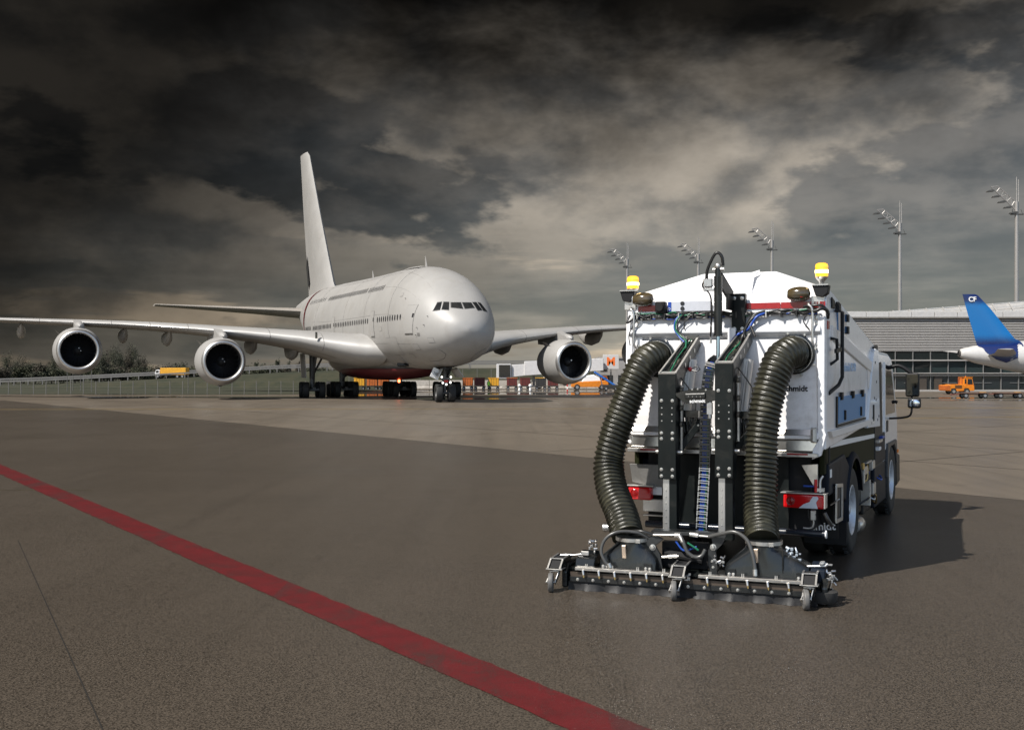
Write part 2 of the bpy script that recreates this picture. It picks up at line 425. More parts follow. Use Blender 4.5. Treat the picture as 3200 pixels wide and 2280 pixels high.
# glossy sheets added to imitate heat-shimmer reflections across the far apron
def shimmer_sheet(cx, cy, lx, ly, sd):
    r = random.Random(sd); n = 40; pts = []
    ph = [r.uniform(0, 6.28) for _ in range(4)]
    for k in range(n):
        a = 2*math.pi*k/n
        q = 1+.16*math.sin(3*a+ph[0])+.10*math.sin(5*a+ph[1])+.06*math.sin(9*a+ph[2])
        pts.append((cx+lx*math.cos(a)*q, cy+ly*math.sin(a)*q))
    return sheet('shimmer_sheet', pts, .012+.0003*(sd % 7), shimmer_m)
shimmer_m = mat('shimmer_gloss', (.030, .028, .026), .035, bump=.02, bscale=2.0)
for i, (cx, cy, lx, ly) in enumerate([(4, 119, 17, 5.5), (-13, 112, 8, 3.2), (-34, 117, 16, 4), (10, 133, 15, 4.0), (-56, 119, 14, 5), (38, 100.5, 13, 2.0), (46, 93, 9, 1.3), (-6, 132, 9, 3), (-30, 104, 12, 1.6), (-4, 98, 7, 1.3), (24, 108, 9, 3)]):
    shimmer_sheet(cx, cy, lx, ly, i)
print('part2 ok')
# ------------------------------------------------------------------ double-deck airliner
TH1 = rad(24); TH2 = rad(12)
AN = Vector((math.sin(TH1), -math.cos(TH1), 0)); AR = Vector((-math.cos(TH2), -math.sin(TH2), 0))
NOSE = Vector((-3.22, 83.4, 0)); GEAR0 = NOSE-AN*5
jet = thing('jet_airliner', 'large white double-deck four-engined jet airliner facing the camera', 'airplane', tuple(GEAR0))
def JP(s, a, z): return NOSE - AN*s + AR*a + Vector((0, 0, z)) - GEAR0
def interp(tab, s):
    if s <= tab[0][0]: return tab[0][1]
    for i in range(len(tab)-1):
        (a, va), (b, vb) = tab[i], tab[i+1]
        if s <= b:
            t = (s-a)/(b-a)
            # monotone-ish cubic via neighbouring slopes
            m0 = ((vb-tab[i-1][1])/(b-tab[i-1][0])) if i > 0 else (vb-va)/(b-a)
            m1 = ((tab[i+2][1]-va)/(tab[i+2][0]-a)) if i+2 < len(tab) else (vb-va)/(b-a)
            h = b-a
            return (2*t**3-3*t**2+1)*va+(t**3-2*t**2+t)*h*m0+(-2*t**3+3*t**2)*vb+(t**3-t**2)*h*m1
    return tab[-1][1]
TOP = [(0, 5.55), (.15, 6.08), (.5, 6.62), (1, 7.16), (2, 8.12), (3, 8.98), (4.5, 9.95), (6, 10.5), (8, 10.9), (10, 11.03), (12, 11.05), (20, 11.05), (34, 11.2), (44, 11.0), (54, 10.2)]
BOT = [(0, 5.55), (.15, 5.0), (.5, 4.42), (1, 3.95), (2, 3.38), (3.5, 2.92), (5, 2.72), (7, 2.62), (12, 2.6), (28, 2.6), (34, 3.2), (44, 6.2), (54, 9.2)]
WID = [(0, .02), (.15, .78), (.5, 1.45), (1, 1.98), (2, 2.72), (3.5, 3.34), (5, 3.55), (7, 3.68), (9, 3.72), (12, 3.75), (30, 3.85), (36, 3.5), (44, 2.2), (54, .45)]
def sect(s):
    t, b, w = interp(TOP, s), interp(BOT, s), interp(WID, s)
    zm = b+(t-b)*.44
    return t, b, w, zm
def surf(s, ang, off=0.0):   # ang: 0 = starboard waist, 90 = crown
    t, b, w, zm = sect(s)
    c, sn = math.cos(ang), math.sin(ang)
    e = 2/2.15
    a = (w+off)*math.copysign(abs(c)**e, c)
    z = zm + ((t-zm+off) if sn > 0 else (zm-b+off))*math.copysign(abs(sn)**e, sn)
    return a, z
sts = [0, .06, .15, .3, .5, .75, 1, 1.4, 1.8, 2.2, 2.6, 3, 3.5, 4, 4.5, 5, 5.6, 6.3, 7, 8, 9, 10, 11, 12, 14, 17, 20, 24, 28, 31, 34, 36, 38, 40, 42, 44, 46, 48, 50, 52, 54]
NS = 56
fu = MB().loft([[JP(s, *surf(s, 2*math.pi*k/NS)) for k in range(NS)] for s in sts])
fuselage = fu.build('fuselage', jet_white, jet, smooth=60)
def side_s_of(a, z):       # station at which the skin passes through the front-view point (a, z)
    lo, hi = 0.0, 12.0
    for _ in range(40):
        m = (lo+hi)/2; t, b, w, zm = sect(m)
        q = abs(a/w)**2.15 + abs((z-zm)/((t-zm) if z > zm else (zm-b)))**2.15 if w > .03 else 9
        if q > 1: lo = m
        else: hi = m
    return hi
def nose_patch(poly, off, n=5):
    (p0, p1, p2, p3) = poly; vs = []; fs = []
    for i in range(n+1):
        for j in range(n+1):
            u, v = i/n, j/n
            a = (p0[0]*(1-u)+p1[0]*u)*(1-v)+(p3[0]*(1-u)+p2[0]*u)*v
            z = (p0[1]*(1-u)+p1[1]*u)*(1-v)+(p3[1]*(1-u)+p2[1]*u)*v
            vs.append(JP(side_s_of(a, z)-off, a*(1+off*.12), z+off*.3))
    for i in range(n):
        for j in range(n): fs.append((i*(n+1)+j, (i+1)*(n+1)+j, (i+1)*(n+1)+j+1, i*(n+1)+j+1))
    return vs, fs
cock = mat('cockpit_glass', (.012, .013, .014), .08, spec=.6)
seal = mat('window_seal', (.05, .05, .05), .6)
for sgn in (1, -1):
    for poly in ([(.08, 7.62), (.80, 7.62), (.92, 7.24), (.10, 7.16)], [(.96, 7.64), (1.32, 7.66), (1.62, 7.10), (1.16, 7.06)], [(1.46, 7.66), (1.76, 7.62), (2.18, 7.02), (1.74, 7.06)]):
        pg = [(a*sgn*.95, z) for a, z in poly]
        big = [(a+(a-sum(q[0] for q in pg)/4)*.14, z+(z-sum(q[1] for q in pg)/4)*.18) for a, z in pg]
        fr = MB().add(*nose_patch(big, .010)).build('cockpit_window', seal, jet, smooth=60)
        MB().add(*nose_patch(pg, .022)).build('pane', cock, fr, smooth=60)
# cabin windows
def ang_of(z, s):
    t, b, w, zm = sect(s)
    return math.asin(max(-1, min(1, math.copysign(abs((z-zm)/((t-zm) if z > zm else (zm-b)))**(2.15/2), z-zm))))
wglass = mat('cabin_glass', (.03, .03, .032), .15)
def cabin_window(s, z, sg, hw=.115):
    m = MB(); ring = []
    for k in range(10):
        q = 2*math.pi*k/10
        ds, dzz = hw*math.cos(q), .24*math.sin(q)
        a, zz = surf(s+ds, ang_of(z+dzz, s), .018)
        ring.append(JP(s+ds, sg*a, zz))
    m.add(ring, [tuple(range(10))]); m.build('cabin_window', wglass, jet)
for sg in (1, -1):
    for (s0, s1, n, z) in ((5.0, 10.3, 11, 6.65), (13, 23, 19, 6.65), (24.7, 31.5, 14, 6.65), (33, 36, 6, 6.7), (11, 15, 11, 9.35), (15.8, 28, 33, 9.38), (29.5, 36, 11, 9.42)):
        if sg < 0 and s0 > 14: continue
        for k in range(n): cabin_window(s0+(s1-s0)*k/(n-1), z, sg, .115 if z < 8 else .065)
# doors: seam frame and leaf
def skin_rect(s0, s1, z0, z1, off, sg=1, ns=4, nz=8):
    vs = []; fs = []
    for i in range(ns+1):
        for j in range(nz+1):
            s = s0+(s1-s0)*i/ns; z = z0+(z1-z0)*j/nz
            a, zz = surf(s, ang_of(z, s), off); vs.append(JP(s, sg*a, zz))
    for i in range(ns):
        for j in range(nz): fs.append((i*(nz+1)+j, (i+1)*(nz+1)+j, (i+1)*(nz+1)+j+1, i*(nz+1)+j+1))
    return vs, fs
seam_d = mat('panel_seam', (.13, .125, .12), .6)
jet_door = mat('jet_door', (.285, .278, .267), .46)
for (s0, s1, z0, z1) in ((3.05, 4.15, 5.35, 7.5), (11.3, 12.3, 5.35, 7.4), (23.4, 24.3, 5.35, 7.4)):
    fr = MB().add(*skin_rect(s0-.022, s1+.022, z0-.022, z1+.022, .012)).build('cabin_door', seam_d, jet, smooth=60)
    MB().add(*skin_rect(s0, s1, z0, z1, .022)).build('door_leaf', jet_door, fr, smooth=60)
    MB().add(*skin_rect(s0+.02, s0+.2, z0+1.2, z0+1.5, .03)).build('door_window', wglass, fr)
    MB().add(*skin_rect(s0-.02, s1, z0-.1, z0-.05, .03)).build('door_sill', mat('dark_trim', (.05, .045, .04), .5), fr)
# cargo door, service hatches
for (s0, s1, z0, z1) in ((6.2, 8.6, 3.75, 5.1), (1.35, 1.75, 4.6, 4.95), (2.9, 3.5, 4.1, 4.5), (4.6, 5.2, 3.5, 3.8), (5.6, 6.0, 8.3, 8.55), (9.2, 9.8, 5.7, 6.0)):
    fr = MB().add(*skin_rect(s0-.016, s1+.016, z0-.016, z1+.016, .008)).build('service_hatch', seam_d, jet, smooth=60)
    MB().add(*skin_rect(s0, s1, z0, z1, .014)).build('hatch_panel', jet_white, fr, smooth=60)
# small probes, static ports, cargo panel marks
pr = MB()
for (s, z) in ((2.0, 5.95), (2.6, 5.75), (2.75, 5.2), (4.9, 8.1), (1.9, 6.6)):
    a, zz = surf(s, ang_of(z, s), .0)
    pr.cyl(JP(s, a-.02, zz), JP(s-.12, a+.12, zz), .03, .02, 6)
pr.build('probe', mat('dark_trim', (.05, .045, .04), .5), jet)
MB().add(*skin_rect(2.35, 2.6, 5.1, 5.35, .012)).build('static_port', seam_d, jet)
# nose-gear bay doors and seam below the nose
sm = MB()
for sg in (1, -1):
    pts = [JP(s, sg*surf(s, -rad(a2))[0], surf(s, -rad(a2), .012)[1]) for s, a2 in ((1.6, 40), (1.5, 52), (1.6, 64), (2.2, 70), (3.0, 68), (3.6, 62))]
    sm.tube(pts, .018, 5)
sm.build('bay_seam', seam_d, jet)
# antennas
for (s, h) in ((9.2, .9), (24, .8)):
    t = interp(TOP, s); MB().add([JP(s, .03, t-.05), JP(s+.4, .03, t-.05), JP(s+.5, 0, t+h), JP(s+.38, 0, t+h), JP(s, -.03, t-.05), JP(s+.4, -.03, t-.05)], [(0, 1, 2, 3), (4, 5, 2, 3), (0, 4, 3), (1, 5, 2)]).build('antenna', jet_white, jet)
MB().add(*skin_rect(8.0, 10.4, 10.75, 10.9, .08)).build('aerial_fairing', jet_white, jet)
# red band round the rear fuselage
rb = MB().loft([[JP(s+.5*math.sin(2*math.pi*k/NS), *surf(s, 2*math.pi*k/NS, .02)) for k in range(NS)] for s in (37.4, 37.9, 38.5)], cap=False)
rb.build('red_band', jet_red, jet, smooth=60)
# skin joints
ring_m = mat('skin_joint', (.16, .155, .148), .6)
for s in (7.6, 14.2, 20.5, 31):
    MB().tube([JP(s, *surf(s, 2*math.pi*k/60, .004)) for k in range(61)], .009, 4, False).build('skin_joint', ring_m, jet)
for ang in (8, 38, 62, -24):
    for sg in (1, -1):
        MB().tube([JP(s, sg*surf(s, rad(ang), .004)[0], surf(s, rad(ang), .004)[1]) for s in (3.2, 4, 5, 6, 7, 8, 10, 12, 16, 20, 24, 28, 32)], .007, 4, False).build('skin_joint', ring_m, jet)
# belly fairing and red keel
def bell(s0, s1, w0, top, bot, n=15, pw=2.4):
    rings = []
    for i in range(n+1):
        u = i/n; s = s0+(s1-s0)*u
        k = max(.03, math.sin(math.pi*min(max(u, .0), 1.)))**.55
        ring = []
        for q in range(20):
            g = math.pi*q/19
            ring.append(JP(s, w0*k*math.copysign(abs(math.cos(g))**(2/pw), math.cos(g)), top-(top-(2.75+(bot-2.75)*k))*abs(math.sin(g))**(2/pw)))
        rings.append(ring)
    return MB().loft(rings, cap=False, closed=False)
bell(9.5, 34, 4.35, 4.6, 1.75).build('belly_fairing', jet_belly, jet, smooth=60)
bell(9.2, 31, 3.5, 2.62, 1.62).build('red_keel', jet_red, jet, smooth=60)
# lower intake vents
for a0 in (2.3,):
    MB().box(JP(8.2, a0, 2.95), (.9, .35, .12), Euler((rad(35), 0, TH1)).to_matrix()).build('air_inlet', glass_dark, jet)
# wings
WTAB = [(2.6, 11.2, 4.05, 14.5, 3.1), (4.2, 11.9, 4.1, 13.6, 3.0), (6, 13.0, 4.45, 12.0, 2.6), (9, 14.7, 5.1, 10.0, 1.75), (14.7, 17.6, 5.85, 7.6, 1.05), (20, 20.2, 6.35, 6.1, .78), (26.6, 23.3, 6.75, 4.8, .56), (33, 26.2, 7.05, 3.6, .40), (39, 29.0, 7.35, 2.4, .25)]
def wrow(a):
    out = []
    for j in range(1, 5):
        out.append(interp([(r[0], r[j]) for r in WTAB], a))
    return out
def wing_ring(a, n=14):
    s, z, c, t = wrow(a); up = []; dn_ = []
    for i in range(n+1):
        u = (1-math.cos(math.pi*i/n))/2
        th = t*2.0*(.2969*math.sqrt(u)-.126*u-.3516*u*u+.2843*u**3-.1015*u**4)*2.5
        cm = .02*c*math.sin(math.pi*u) - .035*c*u
        up.append((s+u*c, z+cm+th)); dn_.append((s+u*c, z+cm-th*.85))
    return up+dn_[::-1][1:-1]
avals = [2.6, 3.4, 4.2, 5, 6, 7.5, 9, 11, 13, 14.7, 17, 20, 23, 26.6, 30, 33, 36, 39]
for sg in (1, -1):
    w = MB().loft([[JP(s, sg*a, z) for s, z in wing_ring(a)] for a in avals]).build('wing', jet_white if sg > 0 else jet_white, jet, smooth=50)
    # underside panels: separate skin in a darker beige-grey
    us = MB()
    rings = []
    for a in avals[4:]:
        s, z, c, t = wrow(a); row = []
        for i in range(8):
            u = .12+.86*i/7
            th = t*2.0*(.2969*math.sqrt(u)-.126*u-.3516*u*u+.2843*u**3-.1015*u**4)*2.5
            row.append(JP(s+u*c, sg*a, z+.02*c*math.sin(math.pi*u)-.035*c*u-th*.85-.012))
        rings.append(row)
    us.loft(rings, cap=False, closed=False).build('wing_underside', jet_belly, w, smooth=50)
    # slat joints
    for a in (7.2, 11.2, 17.5, 20.5, 23.6, 29.5):
        pts = [JP(s, sg*a, z) for s, z in wing_ring(a)]
        pts = [pts[i] + Vector((0, 0, .0)) for i in (4, 3, 2, 1, 0, -1, -2)]
        MB().tube(pts, .022, 5, False).build('slat_joint', seam_d, w)
    # wing tip fence
    s, z, c, t = wrow(39)
    MB().add([JP(s+.2, sg*39, z), JP(s+c*.9, sg*39, z+1.2), JP(s+c*1.2, sg*39, z+1.2), JP(s+c, sg*39, z), JP(s+c*1.2, sg*39, z-1.0), JP(s+c*.9, sg*39, z-1.0),
              JP(s+.2, sg*39.12, z), JP(s+c*.9, sg*39.08, z+1.2), JP(s+c*1.2, sg*39.08, z+1.2), JP(s+c, sg*39.12, z), JP(s+c*1.2, sg*39.08, z-1.0), JP(s+c*.9, sg*39.08, z-1.0)],
             [(0, 1, 2, 3, 4, 5), (6, 7, 8, 9, 10, 11)]+[(i, (i+1) % 6, 6+(i+1) % 6, 6+i) for i in range(6)]).build('wingtip_fence', jet_white, jet)
    # flap track fairings
    for a in (8.2, 11.6, 18.6, 22.3, 31):
        s, z, c, t = wrow(a)
        MB().loft([[JP(s+c*.45+5.2*u, sg*(a+r*.42*math.cos(q)), z-.25-r*.62-.10*u+r*.66*math.sin(q)) for q in [2*math.pi*k/12 for k in range(12)]]
                   for u, r in ((0, .05), (.08, .45), (.22, .85), (.45, 1.0), (.7, .85), (.9, .4), (1, .06))]).build('flap_fairing', jet_grey, jet, smooth=60)
# landing light on the wing root
MB().box(JP(13.9, 7.8, 5.45), (.18, .1, .55)).build('wing_light', glass_dark, jet)
# engines
fan_m = mat('fan_dark', (.022, .022, .024), .35, metal=.6)
spin_m = mat('spinner', (.02, .02, .02), .4)
def engine(a, s, z, sg):
    c = JP(s, sg*a, z); ax = -AN
    prof_out = [(1.82, .26), (1.86, .40), (1.92, .65), (2.02, 1.2), (2.06, 1.9), (2.02, 2.8), (1.86, 3.8), (1.55, 4.7), (1.50, 4.72), (1.35, 4.4)]
    nac = MB().lathe(prof_out, c, ax, 40).build('engine_nacelle', jet_white, jet, smooth=50)
    lip = [(1.82, .26), (1.76, .12), (1.68, .03), (1.60, 0), (1.52, .03), (1.46, .14), (1.44, .4)]
    MB().lathe(lip, c, ax, 40).build('inlet_lip', lip_metal, nac, smooth=60)
    MB().lathe([(1.44, .4), (1.48, .9), (1.52, 1.75), (.02, 1.80)], c, ax, 40).build('inlet_duct', mat('duct_dark', (.035, .034, .033), .45), nac, smooth=50)
    MB().lathe([(.03, 1.0), (.2, 1.12), (.38, 1.4), (.46, 1.75)], c, ax, 20).build('spinner', spin_m, nac, smooth=60)
    fb = MB(); x = ax.cross(Vector((0, 0, 1))).normalized(); y = ax.cross(x)
    for k in range(24):
        q = 2*math.pi*k/24; d = x*math.cos(q)+y*math.sin(q); tn = ax.cross(d)
        p = []
        for (r, w_, tw) in ((.42, .10, .12), (1.0, .15, .2), (1.48, .16, .26)):
            p += [c+ax*(1.55-tw*.5)+d*r-tn*w_, c+ax*(1.55+tw*.5)+d*r+tn*w_]
        fb.add(p, [(0, 1, 3, 2), (2, 3, 5, 4)])
    fb.build('fan_blades', fan_m, nac)
    q = 1.1
    MB().box(c+ax*1.16+x*(.13)+Vector((0, 0, .08)), (.10, .05, .34), Euler((0, rad(-30 if sg > 0 else 55), TH1)).to_matrix()).build('spinner_mark', white_plain, nac)
    MB().lathe([(1.1, 4.5), (.85, 5.6), (.5, 6.2), (.05, 6.6)], c, ax, 24).build('exhaust_core', jet_grey, nac, smooth=50)
    # strake
    b = c+ax*1.9+x*(1.45*(1 if sg > 0 else 1))*(-1)+Vector((0, 0, 1.42))
    MB().add([b, b+ax*1.3, b+ax*1.2+Vector((0, 0, .4))-x*.35, b+ax*.7+Vector((0, 0, .4))-x*.35], [(0, 1, 2, 3)]).build('nacelle_strake', jet_white, nac)
    for k in range(3):
        MB().box(c+ax*(1.4+.6*k)+x*.2*(k-1)-Vector((0, 0, 2.09)), (.12, .25, .1)).build('cowl_latch', seam_d, nac)
    # pylon
    ws, wz, wc, wt = wrow(a)
    top = wz+.05; e0 = s
    P = []
    for (ss, zz, hw) in ((s+.75, z+1.86, .02), (s+1.5, z+2.35, .28), (ws+.35, top+.18, .34), (ws+wc*.55, top-.3, .30), (ws+wc*.55, top-1.0, .26), (s+4.6, z+1.5, .28), (s+2, z+1.7, .3)):
        P.append((ss, zz, hw))
    vs = [JP(ss, sg*a+hw, zz) for ss, zz, hw in P]+[JP(ss, sg*a-hw, zz) for ss, zz, hw in P]; n = len(P)
    MB().add(vs, [tuple(range(n)), tuple(range(n, 2*n))]+[(i, (i+1) % n, n+(i+1) % n, n+i) for i in range(n)]).build('engine_pylon', jet_white, jet, smooth=30)
    MB().lathe([(.02, -.1), (.30, .15), (.42, .7), (.40, 1.5)], JP(s+1.0, sg*a-.15, z+2.12), ax, 14).build('pylon_fairing', jet_white, jet, smooth=60)
for sg in (1, -1):
    engine(15.2, 14.8, 3.25, sg)
    engine(26.4, 20.6, 4.22, sg)
# tail fin and stabilisers
def slab(name, rows, m, smooth=40):     # rows: (le(s,a,z), te(s,a,z), thickness, normal 'a' or 'z')
    rings = []
    for (l, t, th, nrm) in rows:
        r = []
        for i in range(9):
            u = (1-math.cos(math.pi*i/8))/2
            d = th*math.sin(math.pi*min(1, u**.6))*.5
            r.append((tuple(l[k]+(t[k]-l[k])*u for k in range(3)), d))
        top = [(p[0], p[1]+(d if nrm == 'a' else 0), p[2]+(d if nrm == 'z' else 0)) for p, d in r]
        bot = [(p[0], p[1]-(d if nrm == 'a' else 0), p[2]-(d if nrm == 'z' else 0)) for p, d in r]
        rings.append([JP(*q) for q in top+bot[::-1][1:-1]])
    return MB().loft(rings).build(name, m, jet, smooth=smooth)
fin = slab('tail_fin', [((37.5, 0, 10.9), (49.3, 0, 10.4), 1.5, 'a'), ((38.6, 0, 11.8), (49.5, 0, 11.5), 1.35, 'a'), ((44.4, 0, 20), (51.8, 0, 20), .9, 'a'), ((49.0, 0, 27.0), (53.4, 0, 27.2), .55, 'a'), ((50.0, 0, 27.6), (53.5, 0, 27.7), .25, 'a')], jet_white)
for sg in (1, -1):
    MB().add([JP(49.0, sg*.16, 11.6), JP(50.2, sg*.13, 14.4), JP(49.3, sg*.24, 15.6), JP(47.6, sg*.42, 12.4)], [(0, 1, 2, 3)]).build('rudder_stripe', mat('fin_dark', (.03, .03, .03), .5), fin)
for sg in (1, -1):
    st = slab('stabilizer', [((43.5, sg*1.5, 8.9), (51.5, sg*1.5, 8.7), 1.1, 'z'), ((46.5, sg*6, 9.25), (52.8, sg*6, 9.1), .75, 'z'), ((52.0, sg*16.6, 9.95), (54.6, sg*16.6, 9.9), .25, 'z')], jet_white)
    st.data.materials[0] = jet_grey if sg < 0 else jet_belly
MB().lathe([(.5, 0), (.3, 1.2), (.25, 1.3)], JP(53.6, 0, 9.7), -AN, 14, True).build('tail_cone', jet_grey, jet, smooth=40)
# landing gear
tyre_m = mat('jet_tyre', (.012, .012, .012), .75)
hub_m = mat('jet_hub', (.30, .30, .30), .45, metal=.5)
gear_m = mat('gear_grey', (.10, .10, .10), .5, metal=.3)
def tyre_mesh(r, w):
    return [(r*.52, -w*.40), (r*.80, -w*.5), (r*.93, -w*.47), (r*.99, -w*.34), (r, -w*.15), (r, w*.15), (r*.99, w*.34), (r*.93, w*.47), (r*.80, w*.5), (r*.52, w*.40)]
T_R = .72
tw = MB().lathe(tyre_mesh(T_R, .56), (0, 0, 0), AR, 28).build('gear_wheel', tyre_m, jet, smooth=50)
hubp = MB().lathe([(.01, -.12), (.2, -.16), (.34, -.13), (.40, -.2), (.40, .2), (.34, .13), (.2, .16), (.01, .12)], (0, 0, 0), AR, 20).build('hub', hub_m, tw, smooth=40)
first = [True]
def jwheel(s, a):
    p = JP(s, a, T_R+.004)
    if first[0]: first[0] = False; tw.location = p
    else:
        w = tw.copy(); COL.objects.link(w); w.parent = jet; w.location = p
        h = hubp.copy(); COL.objects.link(h); h.parent = w
def bogie(s, a, axles, track, top, lean=0):
    m = MB()
    for k in range(axles):
        ss = s+(k-(axles-1)/2)*1.55
        for q in (-1, 1): jwheel(ss, a+q*track/2)
        m.cyl(JP(ss, a-track/2, T_R), JP(ss, a+track/2, T_R), .10, n=8)
    m.beam(JP(s-(axles-1)*.8, a, T_R+.05), JP(s+(axles-1)*.8, a, T_R+.05), .28, .32)
    m.cyl(JP(s, a, T_R), JP(s, a+lean, top), .24, .28, 12)
    m.cyl(JP(s, a+.1, 1.7), JP(s+.9, a-1.6 if a > 0 else a+1.6, top), .10, n=8)
    m.cyl(JP(s, a, 1.4), JP(s-2.0, a, top), .10, n=8)
    m.build('landing_gear', gear_m, jet, smooth=40)
bogie(22, 6.2, 2, 1.45, 4.6)
bogie(22, -6.2, 2, 1.45, 4.6)
bogie(25, 2.7, 3, 1.65, 2.6)
bogie(25, -2.7, 3, 1.65, 2.6)
MB().box(JP(21.6, 7.1, 2.9), (.08, 1.6, 2.2), Euler((0, rad(-4), TH1)).to_matrix()).build('gear_door', jet_white, jet)
# nose gear
m = MB()
for q in (-.5, .5): jwheel(5.0, q)
m.cyl(JP(5, -.5, T_R), JP(5, .5, T_R), .09, n=8); m.cyl(JP(5, 0, T_R), JP(5.1, 0, 2.0), .10, n=10); m.cyl(JP(5.1, 0, 1.7), JP(5.2, 0, 3.3), .16, n=12)
m.cyl(JP(5, .05, 1.5), JP(6.9, .1, 2.9), .08, n=8); m.cyl(JP(5.1, .3, 2.0), JP(5.4, .75, 3.0), .05, n=6); m.cyl(JP(5.1, -.3, 2.0), JP(5.4, -.75, 3.0), .05, n=6)
m.box(JP(4.95, 0, 1.85), (.8, .2, .12), Euler((0, 0, TH1)).to_matrix())
m.build('nose_gear', gear_m, jet, smooth=40)
MB().box(JP(4.75, 0, 1.65), (.3, .05, .16), Euler((0, 0, TH1)).to_matrix()).build('taxi_placard', red_lens, jet)
tl = mat('taxi_light', (.9, .9, .9), .2, emit=(1, .97, .9), estr=1.5)
for (a, z) in ((.36, 1.98), (-.36, 1.98), (.28, 1.52), (-.32, 1.55), (0, 1.4)):
    MB().ball(JP(4.72, a, z), .085, 10, 6).build('taxi_light', tl, jet, smooth=60)
for sg in (1, -1):
    bd = MB().add([JP(3.9, sg*.62, 2.62), JP(5.6, sg*.62, 2.58), JP(5.6, sg*1.05, 1.92), JP(3.9, sg*1.05, 1.98)], [(0, 1, 2, 3)]).build('gear_bay_door', jet_white, jet)
    sl = bd.modifiers.new('solid', 'SOLIDIFY'); sl.thickness = .05
pd = MB().box(JP(4.3, .98, 2.25), (.72, .05, .78), Euler((0, rad(24), TH1)).to_matrix()).build('gear_door_plate', white_plain, jet)
text('door_number', '203', .34, letter_black, jet, frame4(JP(4.235, .98, 2.22), -AR*math.cos(rad(24))+Vector((0, 0, -math.sin(rad(24)))), AR*(-math.sin(rad(24)))+Vector((0, 0, math.cos(rad(24))))))
MB().add([JP(4.0, .8, 2.6), JP(6.2, .8, 2.55), JP(6.2, -.8, 2.55), JP(4.0, -.8, 2.6)], [(0, 1, 2, 3)]).build('gear_bay', black_deep, jet)
rbm = mat('red_beacon', (.8, .03, .01), .2, emit=(1, .12, .04), estr=9)
MB().ball(JP(16.5, 0, 1.55), (.12, .12, .14), 12, 8).build('belly_beacon', rbm, jet, smooth=60)
print('part3 ok')
# ------------------------------------------------------------------ terminal building (right)
TY = 130.0
term = thing('terminal_building', 'long low terminal with grey horizontal louvres above dark glazing', 'building', (33, TY, 0))
conc = mat('facade_concrete', (.30, .285, .265), .7, var=.08, vscale=.8)
louv = mat('louvre_metal', (.36, .345, .325), .45, metal=.25, var=.05, vscale=.6)
dark_gap = mat('louvre_gap', (.03, .028, .027), .8)
mull = mat('mullion', (.20, .195, .185), .45, metal=.4)
tglass = mat('terminal_glass', (.013, .017, .017), .05, spec=.6)
tglass2 = mat('terminal_glass_tint', (.022, .032, .032), .08, spec=.6)
X0, X1 = -13.0, 40.0
MB().box(((X0+X1)/2, 8, 4.4), (X1-X0, 15, 8.8)).build('building_core', dark_gap, term)
n = 21
slat = MB().box((0, 0, 0), (X1-X0, .14, .085), Euler((rad(-28), 0, 0)).to_matrix()).build('louvre_slat', louv, term)
slat.location = ((X0+X1)/2, .36, 4.74)
for k in range(1, n): inst(slat, term, ((X0+X1)/2, .36, 4.74+k*.187))
n = 20; pw = (X1-X0)/n
pan = MB().box((0, 0, 0), (pw-.06, .2, .62)).build('parapet_panel', mat('parapet_white', (.44, .43, .415), .5, var=.06), term, bevel=.02)
pan.location = (X0+pw/2, .3, 8.98)
for k in range(1, n): inst(pan, term, (X0+pw*(k+.5), .3, 8.98))
MB().box(((X0+X1)/2, .22, 8.60), (X1-X0, .35, .1)).build('parapet_ledge', conc, term)
# glazing: two storeys of panes between mullions
MB().box(((X0+X1)/2, .3, 3.62), (X1-X0, .5, .14)).build('floor_band', conc, term)
MB().box(((X0+X1)/2, .28, 2.12), (X1-X0, .5, .10)).build('floor_band', conc, term)
MB().box(((X0+X1)/2, .25, 1.86), (X1-X0, .3, .08)).build('transom_rail', mull, term)
MB().box(((X0+X1)/2, .1, .10), (X1-X0, .7, .2)).build('plinth', conc, term)
cw = 2.05; nc = int((X1-X0)/cw)
panes = {}
def pane(w, h):
    return MB().box((0, 0, 0), (w, .04, h)).mesh('pane', tglass)
pm = pane(cw-.10, 1.02); pm2 = pane(cw-.10, 1.40); pm3 = pane(cw-.10, 1.62)
pm_t = pane(cw-.10, 1.40); pm_t.materials[0] = tglass2
rr = random.Random(5)
mu = MB().box((0, 0, 0), (.085, .2, 4.6)).build('mullion', mull, term); mu.location = (X0, .38, 2.32)
lit = mat('room_light', (.5, .6, .5), .5, emit=(.75, 1, .85), estr=.5)
for k in range(nc):
    x = X0+cw*(k+.5)
    for me, z in ((pm, 4.17), (pm_t if rr.random() < .45 else pm2, 2.9), (pm3, .98)):
        o = bpy.data.objects.new('pane', me); COL.objects.link(o); o.parent = term; o.location = (x, .45+rr.uniform(-.01, .01), z); o.rotation_euler = (rr.uniform(-.004, .004), 0, rr.uniform(-.01, .01))
    if k: inst(mu, term, (X0+cw*k, .38, 2.32))
    if k % 2 == 0: MB().box((x+cw/2, .40, 1.0), (cw*.96, .1, .05)).build('glazing_bar', mull, term)
for (x, w, h) in ((2.2, .75, .65), (.9, .45, .4), (-1.2, .5, .5), (16.5, .3, .45)):
    MB().box((x, .40, 2.95 if x < 10 else 1.3), (w, .04, h)).build('lit_window', lit, term)
for x in (14.8, 16.6): MB().box((x, .34, 1.0), (.9, .12, 1.85)).build('door', mat('door_brown', (.05, .04, .03), .5), term, bevel=.02)
